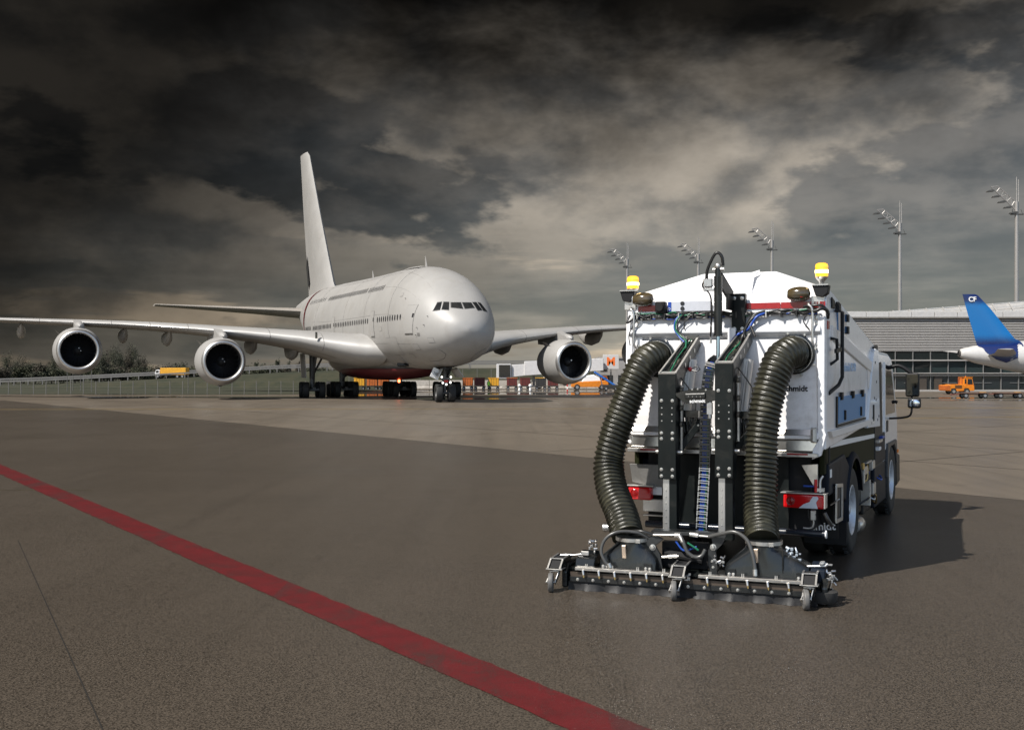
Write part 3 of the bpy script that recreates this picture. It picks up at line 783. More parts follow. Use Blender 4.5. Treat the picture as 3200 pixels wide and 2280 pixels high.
# glazed roof rising behind
gl = mat('roof_glass', (.34, .335, .325), .35, var=.1, vscale=1.2)
rs = MB().add([(4, 5, 9.0), (40, 5, 9.0), (40, 12, 11.7), (22, 12, 10.3), (4, 12, 9.1)], [(0, 1, 2, 3, 4)]).build('glazed_roof', gl, term)
ribm = mat('roof_rib', (.50, .49, .475), .4, metal=.3)
for k in range(17):
    x = 6+k*2.1; zt = 9.1+(x-4)*.070
    MB().beam((x-1.2, 5.05, 9.06), (x+.9, 12, zt+.14), .12, .16).build('roof_rib', ribm, term)
for q in (.35, .7, 1.0):
    MB().beam((6, 5+7*q, 9.08+.12*q), (40, 5+7*q, 9.0+2.7*q+.06), .07, .1).build('roof_purlin', ribm, term)

# ------------------------------------------------------------------ light masts
mast_m = mat('mast_grey', (.30, .285, .27), .45, metal=.4, var=.05)
lampm = mat('lamp_dark', (.06, .058, .055), .5)
def make_mast():
    t = thing('light_mast', '', 'light mast', group='floodlight masts behind the terminal')
    MB().cyl((0, 0, 0), (0, 0, 22.0), .34, .20, 12).build('pole', mast_m, t, smooth=40)
    MB().cyl((.0, 0, 21), (.0, 0, 24.9), .07, .05, 6).cyl((.22, 0, 21), (.22, 0, 24.6), .06, .05, 6).build('mast_spike', mast_m, t)
    a = MB()
    A = Vector((0, 0, 20.9)); B = Vector((-3.0, 0, 23.7)); A2 = Vector((0, 0, 21.9)); B2 = Vector((-2.2, 0, 23.8))
    a.cyl(A, B, .07, n=6); a.cyl(A2, B2, .06, n=6); a.cyl(B, B2, .05, n=6)
    for k in range(6):
        u = k/5; v = min(1, u+.1); a.cyl(A.lerp(B, u), A2.lerp(B2, v), .045, n=5)
        a.cyl(A.lerp(B, min(1, u+.2)), A2.lerp(B2, v), .04, n=5)
    a.build('lamp_arm', mast_m, t)
    for k in range(5):
        p = A.lerp(B, k/4.4+.04)
        lp = MB().prism([(-.48, -.07), (.40, -.11), (.45, .02), (.15, .12), (-.3, .08)], 'y', -.3, .3)
        o = lp.build('floodlight', lampm, t); o.location = (p.x-.25, 0, p.z-.32); o.rotation_euler = (0, rad(-8), 0)
    MB().box((.1, 0, 20.5), (1.5, .5, .07)).cyl((-.5, 0, 20.55), (-.5, 0, 21.1), .03, n=5).cyl((.7, 0, 20.55), (.5, 0, 21.1), .03, n=5).build('platform', lampm, t)
    return t
mast0 = make_mast()
mspots = [(58.6, 130+20, 'tall floodlight mast at the right edge of the picture above the blue tail fin'), (51.6, 153, 'floodlight mast rising behind the terminal left of the blue tail fin'), (39, 168, 'floodlight mast whose pole ends behind the middle of the truck roof'),
          (31.4, 189, 'floodlight mast seen just left of the truck\'s central hydraulic cylinder'), (20.5, 199, 'smallest floodlight mast, behind the left amber beacon of the truck')]
pxs = [3177, 2812, 2412, 2182, 1960]; tops = [553, 628, 690, 740, 758]
for i, (x, y, lab) in enumerate(mspots):
    o = mast0 if i == 0 else copy_tree(mast0)
    d = 24.9-2.6; dd = d*3500/(1153-tops[i])
    if dd < 146:  # keep the two nearest beyond the terminal block, a little taller
        sc = (2.6+(1153-tops[i])*147/3500)/24.9; dd = 147
    else: sc = 1
    o.location = ((pxs[i]-1600)*dd/3500, dd, 0); o.scale = (sc, sc, sc); o['label'] = lab

# ------------------------------------------------------------------ airliner with blue tail (right)
blue_m = bpy.data.materials.new('tail_blue'); blue_m.use_nodes = True
nt = blue_m.node_tree; b = nt.nodes['Principled BSDF']; t = N(nt, 'ShaderNodeTexCoord'); sp = N(nt, 'ShaderNodeSeparateXYZ'); L(nt, t.outputs['Object'], sp.inputs[0])
zc = sp.outputs['Z']
dith = math_n(nt, 'MULTIPLY', math_n(nt, 'SUBTRACT', noise(nt, t.outputs['Object'], 14, 2, .5), .5), .55)
zz = math_n(nt, 'ADD', zc, dith)
f1 = maprange(nt, zz, 4.9, 5.9); f2 = maprange(nt, zz, 8.35, 9.05, 1.0, 0.0)
cb = mixc(nt, math_n(nt, 'MULTIPLY', f1, f2), (.006, .016, .085), (.003, .125, .36))
L(nt, cb, b.inputs['Base Color']); b.inputs['Roughness'].default_value = .28; b.inputs['Coat Weight'].default_value = .3
BY = 104.0
bj = thing('blue_tailed_jet', 'jet parked at the right edge with blue tail fin marked CF', 'airplane', (44, BY, 0))
def BX(px, d=BY): return (px-1600)*d/3500-44
rows = []
for (x, zb, zt, w) in ((-2.45, 3.72, 4.36, .30), (-2.2, 3.58, 4.52, .45), (-1.0, 3.15, 4.80, .80), (.8, 2.75, 4.9, 1.15), (2.2, 2.45, 5.0, 1.4), (3.6, 2.15, 5.25, 1.62), (5.5, 1.95, 5.55, 1.78), (8, 1.85, 5.75, 1.88), (26, 1.85, 5.75, 1.88), (29, 2.1, 5.3, 1.4), (31, 2.9, 4.3, .5)):
    rows.append([(x, w*math.cos(2*math.pi*k/28), (zb+zt)/2+(zt-zb)/2*math.sin(2*math.pi*k/28)) for k in range(28)])
MB().loft(rows).build('fuselage', mat('jet2_white', (.46, .45, .435), .3, coat=.3, var=.04), bj, smooth=60)
MB().lathe([(.26, 0), (.32, .05), (.32, .25)], (-2.55, 0, 4.04), (1, 0, 0), 16).build('exhaust_ring', mat('dark_trim', (.05, .045, .04), .5), bj, smooth=40)
MB().lathe([(.01, .05), (.25, .08)], (-2.56, 0, 4.04), (1, 0, 0), 16).build('exhaust_bore', black_deep, bj)
fr = []
for (xl, xt, z, th) in ((5.2, -.9, 4.55, .5), (4.0, -.85, 4.9, .46), (2.7, -1.0, 5.4, .42), (.35, -1.85, 8.3, .24), (-.75, -2.15, 9.45, .14), (-1.0, -2.2, 9.55, .04)):
    up = []; dn2 = []
    for i in range(9):
        u = (1-math.cos(math.pi*i/8))/2; d = th/2*math.sin(math.pi*u**.6)
        up.append((xl+(xt-xl)*u, d, z)); dn2.append((xl+(xt-xl)*u, -d, z))
    fr.append(up+dn2[::-1][1:-1])
bfin = MB().loft(fr).build('tail_fin', blue_m, bj, smooth=40)
text('fin_letters', 'CF', .62, letter_white, bfin, frame4((-1.30, -.125, 9.05), (1, 0, 0), (0, 0, 1)), ext=.02, bold=.012)
# dark blue collar round the stabiliser root
col = []
for x in (-.9, -.3, .5, 1.4, 2.3, 3.0):
    i = x
    zb = interp([(-1.0, 3.15), (.8, 2.75), (2.2, 2.45), (3.6, 2.15)], x); zt = interp([(-1, 4.80), (.8, 4.9), (2.2, 5.0), (3.6, 5.25)], x); w = interp([(-1, .80), (.8, 1.15), (2.2, 1.4), (3.6, 1.62)], x)
    lo = {-.9: 60, -.3: 10, .5: -20, 1.4: -30, 2.3: -5, 3.0: 45}[x]
    col.append([(x, -(w+.05)*math.cos(rad(lo+(100-lo)*k/10)), (zb+zt)/2+((zt-zb)/2+.05)*math.sin(rad(lo+(100-lo)*k/10))) for k in range(11)])
MB().loft(col, cap=False, closed=False).build('blue_collar', blue_m, bj, smooth=60)
for sg in (-1, 1):
    q = []
    for (xl, xt, yy, zc_, th) in ((2.4, -.2, .75, 3.85, .34), (1.4, -.55, 3.2, 4.05, .22), (-.2, -1.6, 6.2, 4.35, .10)):
        up = []; dn2 = []
        for i in range(7):
            u = i/6; d = th/2*math.sin(math.pi*u**.6)
            up.append((xl+(xt-xl)*u, sg*yy, zc_+d)); dn2.append((xl+(xt-xl)*u, sg*yy, zc_-d))
        q.append(up+dn2[::-1][1:-1])
    MB().loft(q).build('stabilizer', mat('jet2_grey', (.42, .41, .40), .35, var=.06), bj, smooth=40)
for sg in (-1, 1):
    MB().add([(12, sg*1.7, 2.6), (18, sg*1.7, 2.6), (13.4, sg*14, 3.6), (11.8, sg*14, 3.6), (12, sg*1.7, 2.3), (18, sg*1.7, 2.2), (13.4, sg*14, 3.5), (11.8, sg*14, 3.5)], [(0, 1, 2, 3), (4, 5, 6, 7), (0, 1, 5, 4), (1, 2, 6, 5), (2, 3, 7, 6), (3, 0, 4, 7)]).build('wing', mat('jet2_grey', (.42, .41, .40), .35), bj)
    w = MB().lathe(tyre_mesh(.5, .4), (15.5, sg*2.2, .504), (0, 1, 0), 20).build('gear_wheel', tyre_m, bj, smooth=50)
    MB().cyl((15.5, sg*2.2, .5), (15.5, sg*2.0, 2.5), .12, n=8).build('landing_gear', gear_m, bj)
MB().lathe(tyre_mesh(.38, .3), (27.5, 0, .384), (0, 1, 0), 20).build('gear_wheel', tyre_m, bj, smooth=50)
MB().cyl((27.5, 0, .4), (27.5, 0, 2.2), .1, n=8).build('landing_gear', gear_m, bj)

# ------------------------------------------------------------------ ground vehicles
org = mat('tug_orange', (.62, .19, .012), .4, var=.1, vscale=4, dirt=(.15, .06, .02), dscale=3, damt=.3)
org_d = mat('rust_orange', (.40, .10, .015), .55, var=.2)
maroon = mat('maroon_curtain', (.10, .016, .012), .6, var=.2)
yell = mat('yellow_curtain', (.62, .30, .015), .55, var=.1)
darkc = mat('chassis_dark', (.025, .024, .022), .6)
small_tyre = MB().lathe(tyre_mesh(.30, .2), (0, 0, 0), (0, 1, 0), 20).mesh('tyre', tyre_m, 50)
small_hub = MB().lathe([(.01, -.08), (.16, -.085), (.16, .085), (.01, .08)], (0, 0, 0), (0, 1, 0), 14).mesh('rim', hub_m, 40)
def wheel_at(parent, p, sc=1.):
    o = bpy.data.objects.new('wheel', small_tyre); COL.objects.link(o); o.parent = parent; o.location = p; o.scale = (sc, sc, sc)
    h = bpy.data.objects.new('rim', small_hub); COL.objects.link(h); h.parent = o
tug = thing('towing_tractor', 'orange airport towing tractor with glazed cab in front of terminal', 'tractor', ((2990-1600)*116/3500, 116, 0))
bd = MB().prism([(-1.55, .35), (-1.55, .95), (-1.0, .98), (-.95, 1.02), (.45, 1.02), (.5, .95), (1.52, .93), (1.56, .45), (1.5, .35), (1.05, .35), (.95, .62), (.55, .62), (.45, .35), (-.3, .30), (-.4, .60), (-.8, .60), (-.9, .33)], 'y', -.7, .7).build('body', org, tug, bevel=.03)
MB().prism([(.48, .94), (.52, 1.72), (1.36, 1.70), (1.52, .93)], 'y', -.62, .62).build('cab', org, tug, bevel=.03)
for poly in ([(.86, 1.02), (.88, 1.60), (1.30, 1.58), (1.40, 1.02)], [(.56, 1.1), (.58, 1.58), (.74, 1.58), (.74, 1.1)]):
    MB().prism(poly, 'y', -.632, -.60).build('cab_window', glass_dark, tug); MB().prism(poly, 'y', .60, .632).build('cab_window', glass_dark, tug)
MB().prism([(1.375, 1.62), (1.39, 1.62), (1.50, 1.05), (1.485, 1.05)], 'y', -.5, .5).build('windscreen', glass_dark, tug)
MB().box((.92, 0, 1.745), (1.0, 1.3, .05)).build('cab_roof', org, tug, bevel=.02)
MB().cyl((.9, .0, 1.77), (.9, 0, 1.86), .06).build('beacon', amber_plain, tug)
for x in (.05, .22, .38): MB().cyl((x, -.3, 1.0), (x, -.3, 1.78), .035, n=6).build('exhaust_pipe', org_d, tug)
MB().box((-.1, -.705, .78), (.7, .02, .34)).build('engine_grille', mat('grille_dark', (.10, .04, .01), .6), tug)
MB().box((-1.3, 0, .66), (.6, 1.5, .5)).build('rear_box', org_d, tug, bevel=.02)
for x in (-.6, .76):
    for y in (-.68, .68): wheel_at(tug, (x, y, .30))
# flat baggage dollies
def dolly(x, y, lab, L_=2.6, rz=0):
    d = thing('baggage_dolly', lab, 'dolly', (x, y, 0), rz, 'flat baggage dollies by the terminal')
    MB().box((0, 0, .48), (L_, 1.1, .09)).build('deck', mat('dolly_deck', (.12, .07, .05), .6, var=.3), d, bevel=.01)
    MB().box((0, 0, .40), (L_*.9, .18, .10)).build('frame', mat('dolly_frame', (.14, .03, .02), .5), d)
    MB().cyl((-L_/2, 0, .38), (-L_/2-.75, 0, .32), .04, n=6).ball((-L_/2-.75, 0, .32), .07, 8, 6).build('drawbar', mat('dolly_frame', (.14, .03, .02), .5), d)
    MB().box((L_*.3, -.2, .54), (.5, .3, .03)).build('yellow_plate', yell, d)
    for xx in (-L_*.34, L_*.34):
        for yy in (-.42, .42): wheel_at(d, (xx, yy, .25), .83)
for px, lab in ((3042, 'leftmost flat baggage dolly below the blue-tailed jet'), (3150, 'middle flat baggage dolly below the blue-tailed jet'), (3262, 'flat baggage dolly cut off by the right edge of the picture')):
    dolly((px-1600)*100/3500, 100, lab, 2.5)
# covered baggage carts in a row behind the airliner
def cart(px, m, lab, hood=None, d=141., h=.95):
    x = (px-1600)*d/3500
    t = thing('baggage_cart', lab, 'cart', (x, d, 0), 0, 'covered baggage carts in the row behind the airliner')
    MB().box((0, 0, .42), (1.55, 1.0, .10)).build('deck', darkc, t)
    MB().box((0, 0, .50+h/2), (1.30, .95, h)).build('curtain_box', m, t, bevel=.04)
    MB().box((0, 0, .53+h), (1.42, 1.02, .07)).build('roof', hood or m, t, bevel=.02)
    for k in (-.32, 0, .32): MB().box((k, -.485, .50+h/2), (.02, .03, h*.94)).build('curtain_strap', darkc, t)
    MB().cyl((-.78, 0, .38), (-1.25, 0, .33), .03, n=5).build('drawbar', darkc, t)
    for xx in (-.5, .5):
        for yy in (-.36, .36): wheel_at(t, (xx, yy, .2), .66)
for px, m_, hood, lab in ((1124, yell, None, 'yellow covered cart between the left and middle main gear'), (1164, org_d, None, 'rust-orange cart next to the yellow one behind the main gear'), (1200, org_d, maroon, 'rust-orange cart with dark roof left of the right body gear'),
                          (1462, org_d, None, 'small orange cart just right of the nose wheels'), (1499, maroon, None, 'maroon cart left of the yellow cart behind the nose'), (1543, yell, None, 'yellow cart beside the worker in the green vest'),
                          (1600, maroon, org_d, 'maroon cart with orange roof right of the yellow one'), (1641, maroon, None, 'maroon cart behind the boarding bridge leg'), (1690, darkc, yell, 'dark cart with yellow roof left of the right engine'), (1728, maroon, None, 'maroon cart nearest the right engine')):
    cart(px, m_, lab, hood)
# orange service truck, belt loader, pier
sv = thing('service_truck', 'orange and white service truck half hidden behind the right engine', 'truck', ((1840-1600)*140/3500, 140, 0))
MB().prism([(-2.2, .35), (-2.2, .9), (-1.4, 1.0), (-1.2, 1.0), (2.4, 1.2), (2.4, .35)], 'y', -.9, .9).build('body', org, sv, bevel=.05)
MB().prism([(-.9, 1.0), (-.5, 1.75), (.6, 1.9), (1.3, 1.5), (1.5, 1.1)], 'y', -.7, .7).build('tank', white_plain, sv, bevel=.08, seg=2)
MB().prism([(1.5, 1.1), (1.5, 1.75), (2.2, 1.7), (2.42, 1.15)], 'y', -.8, .8).build('cab', org_d, sv, bevel=.04)
MB().prism([(1.6, 1.2), (1.6, 1.65), (2.12, 1.62), (2.25, 1.2)], 'y', -.82, -.80).build('cab_window', glass_dark, sv)
for xx in (-1.5, 1.6):
    for yy in (-.85, .85): wheel_at(sv, (xx, yy, .36), 1.2)
bl = thing('belt_loader', 'blue inclined belt loader beside the orange service truck', 'belt loader', ((1893-1600)*136/3500, 136, 0))
MB().beam((-1.4, 0, 2.25), (1.2, 0, .55), .7, .24).build('belt', mat('loader_blue', (.02, .12, .42), .45), bl, bevel=.03)
MB().box((.6, .1, .45), (1.9, 1.2, .5)).build('chassis', darkc, bl, bevel=.03)
MB().cyl((-.4, 0, .5), (-.7, 0, 1.7), .06, n=8).build('lift_strut', steel, bl)
for xx in (0, 1.2):
    for yy in (-.6, .6): wheel_at(bl, (xx, yy, .25), .8)
pier = thing('pier_building', 'grey gate building with a sign showing an orange M beside the truck', 'building', (15, 152, 0))
MB().box((0, 0, 2.0), (7, 5, 4.0)).build('wall', mat('pier_grey', (.30, .29, .28), .6, var=.08), pier)
MB().box((0, 0, 4.1), (7.3, 5.3, .2)).build('roof', conc, pier)
for k in range(3): MB().box((-2.3+2.2*k, -2.52, 1.1), (1.5, .06, 1.4)).build('window', glass_dark, pier)
MB().box((-2.9, -2.6, 3.1), (.9, .1, 1.2)).build('dark_panel', glass_dark, pier)
sg_ = thing('gate_sign', 'pale square sign with an orange letter M left of the truck', 'sign', ((1909-1600)*147.5/3500, 147.5, 0))
MB().box((0, 0, 3.55), (2.1, .12, 1.9)).build('sign_board', mat('sign_pale', (.52, .50, .48), .5), sg_, bevel=.02)
MB().cyl((0, .05, 0), (0, .05, 2.6), .09, n=8).build('post', mull, sg_)
text('sign_letter', 'M', 1.5, mat('sign_orange', (.80, .16, .02), .5), sg_, frame4((0, -.07, 3.55), (1, 0, 0), (0, 0, 1)), bold=.05)
# boarding bridge
br = thing('boarding_bridge', 'white passenger boarding bridge on a leg behind the airliner nose', 'boarding bridge', ((1668-1600)*146/3500, 146, 0))
bw = mat('bridge_white', (.55, .54, .53), .5, var=.06)
MB().prism([(-2.9, 1.55), (-2.9, 3.15), (-1.2, 3.25), (-1.2, 1.75)], 'y', -1.0, 1.0).build('tunnel', bw, br, bevel=.04)
MB().prism([(-1.25, 1.75), (-1.25, 3.6), (9, 4.0), (9, 2.4)], 'y', -1.15, 1.15).build('tunnel', bw, br, bevel=.04)
cb_ = MB().box((-3.9, -.1, 2.3), (1.9, 2.4, 1.9)).build('cabin', bw, br, bevel=.05)
MB().box((-3.8, -1.32, 2.35), (1.45, .06, 1.6)).build('cabin_opening', glass_dark, cb_)
MB().cyl((0, 0, .3), (0, 0, 1.9), .16, n=10).cyl((-.9, 0, .5), (0, 0, 1.2), .07, n=6).cyl((.9, 0, .5), (0, 0, 1.2), .07, n=6).box((0, 0, .35), (2.0, .9, .25)).build('leg', mull, br)
MB().box((2.0, -1.2, 1.75), (1.5, .3, 1.1)).build('service_box', bw, br, bevel=.03)
for xx in (-.7, .7): wheel_at(br, (xx, 0, .3), 1)
# marker posts, small posts
def post(px, d, h, cols, lab, cat, name):
    t = thing(name, lab, cat, ((px-1600)*d/3500, d, 0))
    n_ = len(cols)
    for k, c in enumerate(cols): MB().cyl((0, 0, h*k/n_), (0, 0, h*(k+1)/n_), .075, .07, 10).build('band', c, t, smooth=40)
    MB().cyl((0, 0, 0), (0, 0, .05), .16, n=12).build('foot', darkc, t)
post(1773, 128, 1.2, [red_lens, white_plain, red_lens, white_plain], 'red and white banded marker post below the right engine', 'marker post', 'marker_post')
for px, lab in ((1623, 'white marker cone right of the maroon cart'), (1657, 'white marker cone beside the boarding bridge leg')):
    t = thing('marker_cone', lab, 'cone', ((px-1600)*134/3500, 134, 0), 0, 'white marker cones')
    MB().cyl((0, 0, 0), (0, 0, .55), .16, .05, 12).ball((0, 0, .62), .2, 10, 6).build('cone_body', white_plain, t, smooth=40); MB().box((0, 0, .03), (.4, .4, .05)).build('base', darkc, t)
# worker in a high-visibility vest
def person(px, d, lab):
    t = thing('person', lab, 'person', ((px-1600)*d/3500, d, 0))
    me = bpy.data.meshes.new('body')
    V = [(0, 0, .60), (0, .0, .80), (0, 0, 1.0), (0, 0, 1.10), (0, -.01, 1.2), (.12, 0, 1.02), (.16, -.02, .82), (.15, -.10, .66), (-.12, 0, 1.02), (-.17, .0, .82), (-.18, -.05, .63), (.07, 0, .55), (.08, -.02, .30), (.08, .01, .05), (.08, -.09, .03), (-.07, 0, .55), (-.08, .02, .30), (-.09, .06, .05), (-.09, -.04, .03)]
    Ed = [(0, 1), (1, 2), (2, 3), (3, 4), (2, 5), (5, 6), (6, 7), (2, 8), (8, 9), (9, 10), (0, 11), (11, 12), (12, 13), (13, 14), (0, 15), (15, 16), (16, 17), (17, 18)]
    Rr = [.10, .105, .09, .045, .085, .05, .04, .035, .05, .04, .035, .075, .055, .04, .035, .075, .055, .04, .035]
    me.from_pydata(V, Ed, []); o = bpy.data.objects.new('body', me); COL.objects.link(o); o.parent = t
    me.materials.append(mat('trouser_dark', (.03, .03, .04), .8))
    sk = o.modifiers.new('skin', 'SKIN'); o.modifiers.new('sub', 'SUBSURF').levels = 1
    for i, r in enumerate(Rr): me.skin_vertices[0].data[i].radius = (r, r)
    me.skin_vertices[0].data[0].use_root = True
    MB().ball((0, -.01, 1.23), (.075, .085, .10), 10, 8).build('head', mat('skin', (.42, .26, .19), .6), t, smooth=60)
    MB().ball((0, .01, 1.27), (.085, .09, .075), 10, 6).build('hair', mat('hair_dark', (.03, .02, .015), .8), t, smooth=60)
    MB().loft([[(r*1.3*math.cos(2*math.pi*k/14), r*.95*math.sin(2*math.pi*k/14), z) for k in range(14)] for z, r in ((.56, .125), (.72, .125), (.9, .122), (1.02, .10), (1.06, .05))]).build('vest', mat('vest_green', (.30, .75, .06), .6), t, smooth=60)
person(1527, 139, 'worker in bright green vest standing left of the yellow cart')

# ------------------------------------------------------------------ embankment, barrier wall, fences, trees
grass_m = bpy.data.materials.new('grass_bank'); grass_m.use_nodes = True; nt = grass_m.node_tree; b = nt.nodes['Principled BSDF']; t = N(nt, 'ShaderNodeTexCoord')
c = mixc(nt, maprange(nt, noise(nt, t.outputs['Object'], .35, 8, .65), .35, .65), (.012, .016, .0055), (.028, .027, .0115))
c = mixc(nt, math_n(nt, 'MULTIPLY', maprange(nt, noise(nt, t.outputs['Object'], 5, 5, .7), .45, .7), .5), c, (.018, .022, .010))
L(nt, c, b.inputs['Base Color']); b.inputs['Roughness'].default_value = .9
def crest(x): return interp([(-110, .1), (-75, .15), (-52, 1.1), (-27, 2.35), (0, 2.75), (60, 2.8)], x)
gv = []; gf = []; xs = [-110+2*i for i in range(79)]
prof = [(150.5, 0.0), (151.5, .25), (155, .85), (158, 1.0), (162, 1.0), (168, .7)]
for x in xs:
    for (y, k) in prof: gv.append((x, y+random.uniform(-.15, .15), max(.02, crest(x)*k+(random.uniform(-.06, .06) if 0 < k < 1 else 0))+.006))
m_ = len(prof)
for i in range(len(xs)-1):
    for j in range(m_-1): gf.append((i*m_+j, (i+1)*m_+j, (i+1)*m_+j+1, i*m_+j+1))
struct(MB().add(gv, gf).build('embankment', grass_m, smooth=60))
sheet('grass_verge', [(-130, 113.5), (-24, 116), (-17, 128), (-15, 150.8), (-130, 151)], .016, grass_m)
sheet('far_field', [(-900, 168), (900, 168), (2500, 2500), (-2500, 2500)], .03, grass_m)
# ramp road on the embankment with two guard rails
road_m = mat('road_grey', (.10, .095, .088), .8, var=.1)
rv = []
for x in xs[::2]: rv += [(x, 158.3, crest(x)+.05), (x, 161.6, crest(x)+.05)]
struct(MB().add(rv, [(2*i, 2*i+2, 2*i+3, 2*i+1) for i in range(len(rv)//2-1)]).build('road', road_m))
rail_m = mat('guard_rail', (.13, .125, .118), .6)
for (yy, dzz, lab) in ((157.4, .28, 'pale guard rail along the near edge of the ramp road'), (162.0, .62, 'pale guard rail along the far edge of the ramp road')):
    g = thing('guard_rail', lab, 'guard rail', (-110, yy, 0))
    rb_ = MB()
    for x0_, x1_ in zip(xs[:-1:2], xs[2::2]):
        if x0_ > 44: break
        rb_.beam((x0_+110, 0, crest(x0_)+dzz+.35), (x1_+110, 0, crest(x1_)+dzz+.35), .06, .22)
    rb_.build('rail', rail_m, g)
    for x in xs[::2]:
        if x < 44: MB().box((x+110, .05, crest(x)+dzz/2+.1), (.12, .12, .8)).build('post', rail_m, g)
# fence on the verge
fpost = mat('fence_post', (.115, .11, .10), .7)
def fence(x0, x1, y0, y1, step, h, base, lab):
    f = thing('fence', lab, 'fence', (x0, y0, 0)); L_ = math.hypot(x1-x0, y1-y0); n_ = int(L_/step)
    pm_ = MB().box((0, 0, h/2), (.07, .07, h)).mesh('post', fpost)
    wv = MB()
    for k in range(n_+1):
        u = k/n_; x = (x1-x0)*u; y = (y1-y0)*u
        o = bpy.data.objects.new('post', pm_); COL.objects.link(o); o.parent = f; o.location = (x, y, base(x+x0)); o.rotation_euler = (random.uniform(-.02, .02), random.uniform(-.02, .02), 0)
    for zz_ in (.55, .95):
        wv.tube([((x1-x0)*k/n_, (y1-y0)*k/n_, base(x0+(x1-x0)*k/n_)+h*zz_) for k in range(n_+1)], .006, 4)
    wv.build('wire', fpost, f)
    return f
fence(-66, -19, 115.2, 117.0, 1.25, 1.35, lambda x: .01, 'low wire fence with thin pale posts on the grass left of the main gear')
fence(-22, 26, 151.2, 151.2, 1.9, 1.75, lambda x: .9, 'thin posts standing behind the pale barrier wall under the airliner')
# tall thin poles near the outer engine
for px, y0_, h_ in ((210, 131, 2.6), (228, 133, 2.4), (252, 132, 2.5), (286, 126, 2.7), (588, 120, 1.9)):
    t = thing('marker_pole', {210: 'leftmost thin pole below the outer left engine', 228: 'second thin pole from the left below the outer left engine', 252: 'third thin pole from the left below the outer left engine', 286: 'rightmost thin pole below the outer left engine', 588: 'thin pole beside the yellow truck near the inner left engine'}[px], 'pole', ((px-1600)*y0_/3500, y0_, 0), 0, 'thin poles on the verge')
    MB().cyl((0, 0, 0), (0, 0, h_), .045, .035, 8).build('shaft', fpost, t); MB().box((0, 0, h_), (.12, .12, .08)).build('cap', fpost, t)
wall = thing('barrier_wall', 'low pale concrete barrier wall behind the baggage carts', 'wall', (-17, 149.6, 0))
wp = MB().prism([(-.28, 0), (-.28, .12), (-.12, .3), (-.08, 1.12), (.08, 1.12), (.12, .3), (.28, .12), (.28, 0)], 'x', 0, 2.94).mesh('barrier_panel', mat('barrier_pale', (.36, .335, .30), .8, var=.1, dirt=(.14, .12, .10), dscale=1.2, damt=.5))
for k in range(14):
    o = bpy.data.objects.new('barrier_panel', wp); COL.objects.link(o); o.parent = wall; o.location = (3*k, random.uniform(-.02, .02), 0)
# yellow lorry on the ramp road
yl = thing('yellow_lorry', 'yellow box lorry with white cab on the ramp road between the left engines', 'lorry', ((540-1600)*160/3500, 160, crest(-48.5)+.05), rad(-3))
MB().box((.3, 0, .95), (3.7, 1.5, 1.0)).build('box_body', yell, yl, bevel=.04)
MB().prism([(-2.3, .3), (-2.35, .75), (-2.2, 1.15), (-1.65, 1.2), (-1.65, .3)], 'y', -.7, .7).build('cab', white_plain, yl, bevel=.05)
MB().prism([(-2.25, .75), (-2.15, 1.08), (-1.8, 1.1), (-1.8, .75)], 'y', -.72, -.7).build('cab_window', glass_dark, yl)
MB().box((.2, 0, .38), (3.9, 1.2, .14)).build('chassis', darkc, yl)
for xx in (-1.95, .9, 1.6):
    for yy in (-.65, .65): wheel_at(yl, (xx, yy, .26), .86)
# trees: trunk, limbs and a crown of many twig and leaf faces
bark = mat('bark', (.05, .042, .033), .9, var=.2)
leaf_mats = [mat('leaf_dark', (.030, .034, .018), .8, var=.35, vscale=1.5), mat('leaf_brown', (.055, .046, .030), .8, var=.3, vscale=1.5), mat('leaf_olive', (.040, .044, .022), .8, var=.3, vscale=1.5)]
def tree_meshes(kind, sd):
    r = random.Random(sd); tr = MB(); cr = MB()
    H = 1.0
    tr.cyl((0, 0, 0), (r.uniform(-.02, .02), 0, .55), .025, .012, 7)
    tips = []
    nl = {'poplar': 16, 'round': 14, 'bare': 18}[kind]
    for k in range(nl):
        z0 = r.uniform(.12, .55); q = r.uniform(0, 6.28)
        if kind == 'poplar': rr_ = r.uniform(.04, .12); z1 = min(1.0, z0+r.uniform(.25, .45))
        elif kind == 'bare': rr_ = r.uniform(.08, .26); z1 = min(1.0, z0+r.uniform(.2, .5))
        else: rr_ = r.uniform(.14, .34); z1 = min(.95, z0+r.uniform(.12, .35))
        p1 = Vector((rr_*math.cos(q), rr_*math.sin(q), z1)); tr.cyl((0, 0, z0), p1, .010, .003, 5); tips.append((Vector((0, 0, z0)), p1))
    cnt = {'poplar': 1500, 'round': 2600, 'bare': 1500}[kind]
    for k in range(cnt):
        a, b_ = r.choice(tips); p = a.lerp(b_, r.uniform(.35, 1.05)); sp_ = {'poplar': .035, 'round': .075, 'bare': .055}[kind]
        p = p+Vector((r.gauss(0, sp_), r.gauss(0, sp_), r.gauss(0, sp_)))
        if p.z < .05: continue
        d = Vector((r.gauss(0, 1), r.gauss(0, 1), r.gauss(0, .6)+(.9 if kind != 'round' else .1))).normalized(); e = d.cross(Vector((r.gauss(0, 1), r.gauss(0, 1), r.gauss(0, 1)))).normalized()
        l = r.uniform(.02, .045); w_ = l*(.16 if kind == 'bare' else .32 if kind == 'poplar' else .55)
        cr.add([p-e*w_, p+d*l, p+e*w_, p-d*l], [(0, 1, 2, 3)])
    me = bpy.data.meshes.new('crown'); me.from_pydata(cr.v, [], cr.f)
    return tr.mesh('trunk', bark, 50), me
tm = {}
for kd, n_ in (('poplar', 3), ('round', 4), ('bare', 3)):
    for q in range(n_):
        tk, cm_ = tree_meshes(kd, 11*q+len(kd)); cm_.materials.append(leaf_mats[(q+len(kd)) % 3]); tm[(kd, q)] = (tk, cm_)
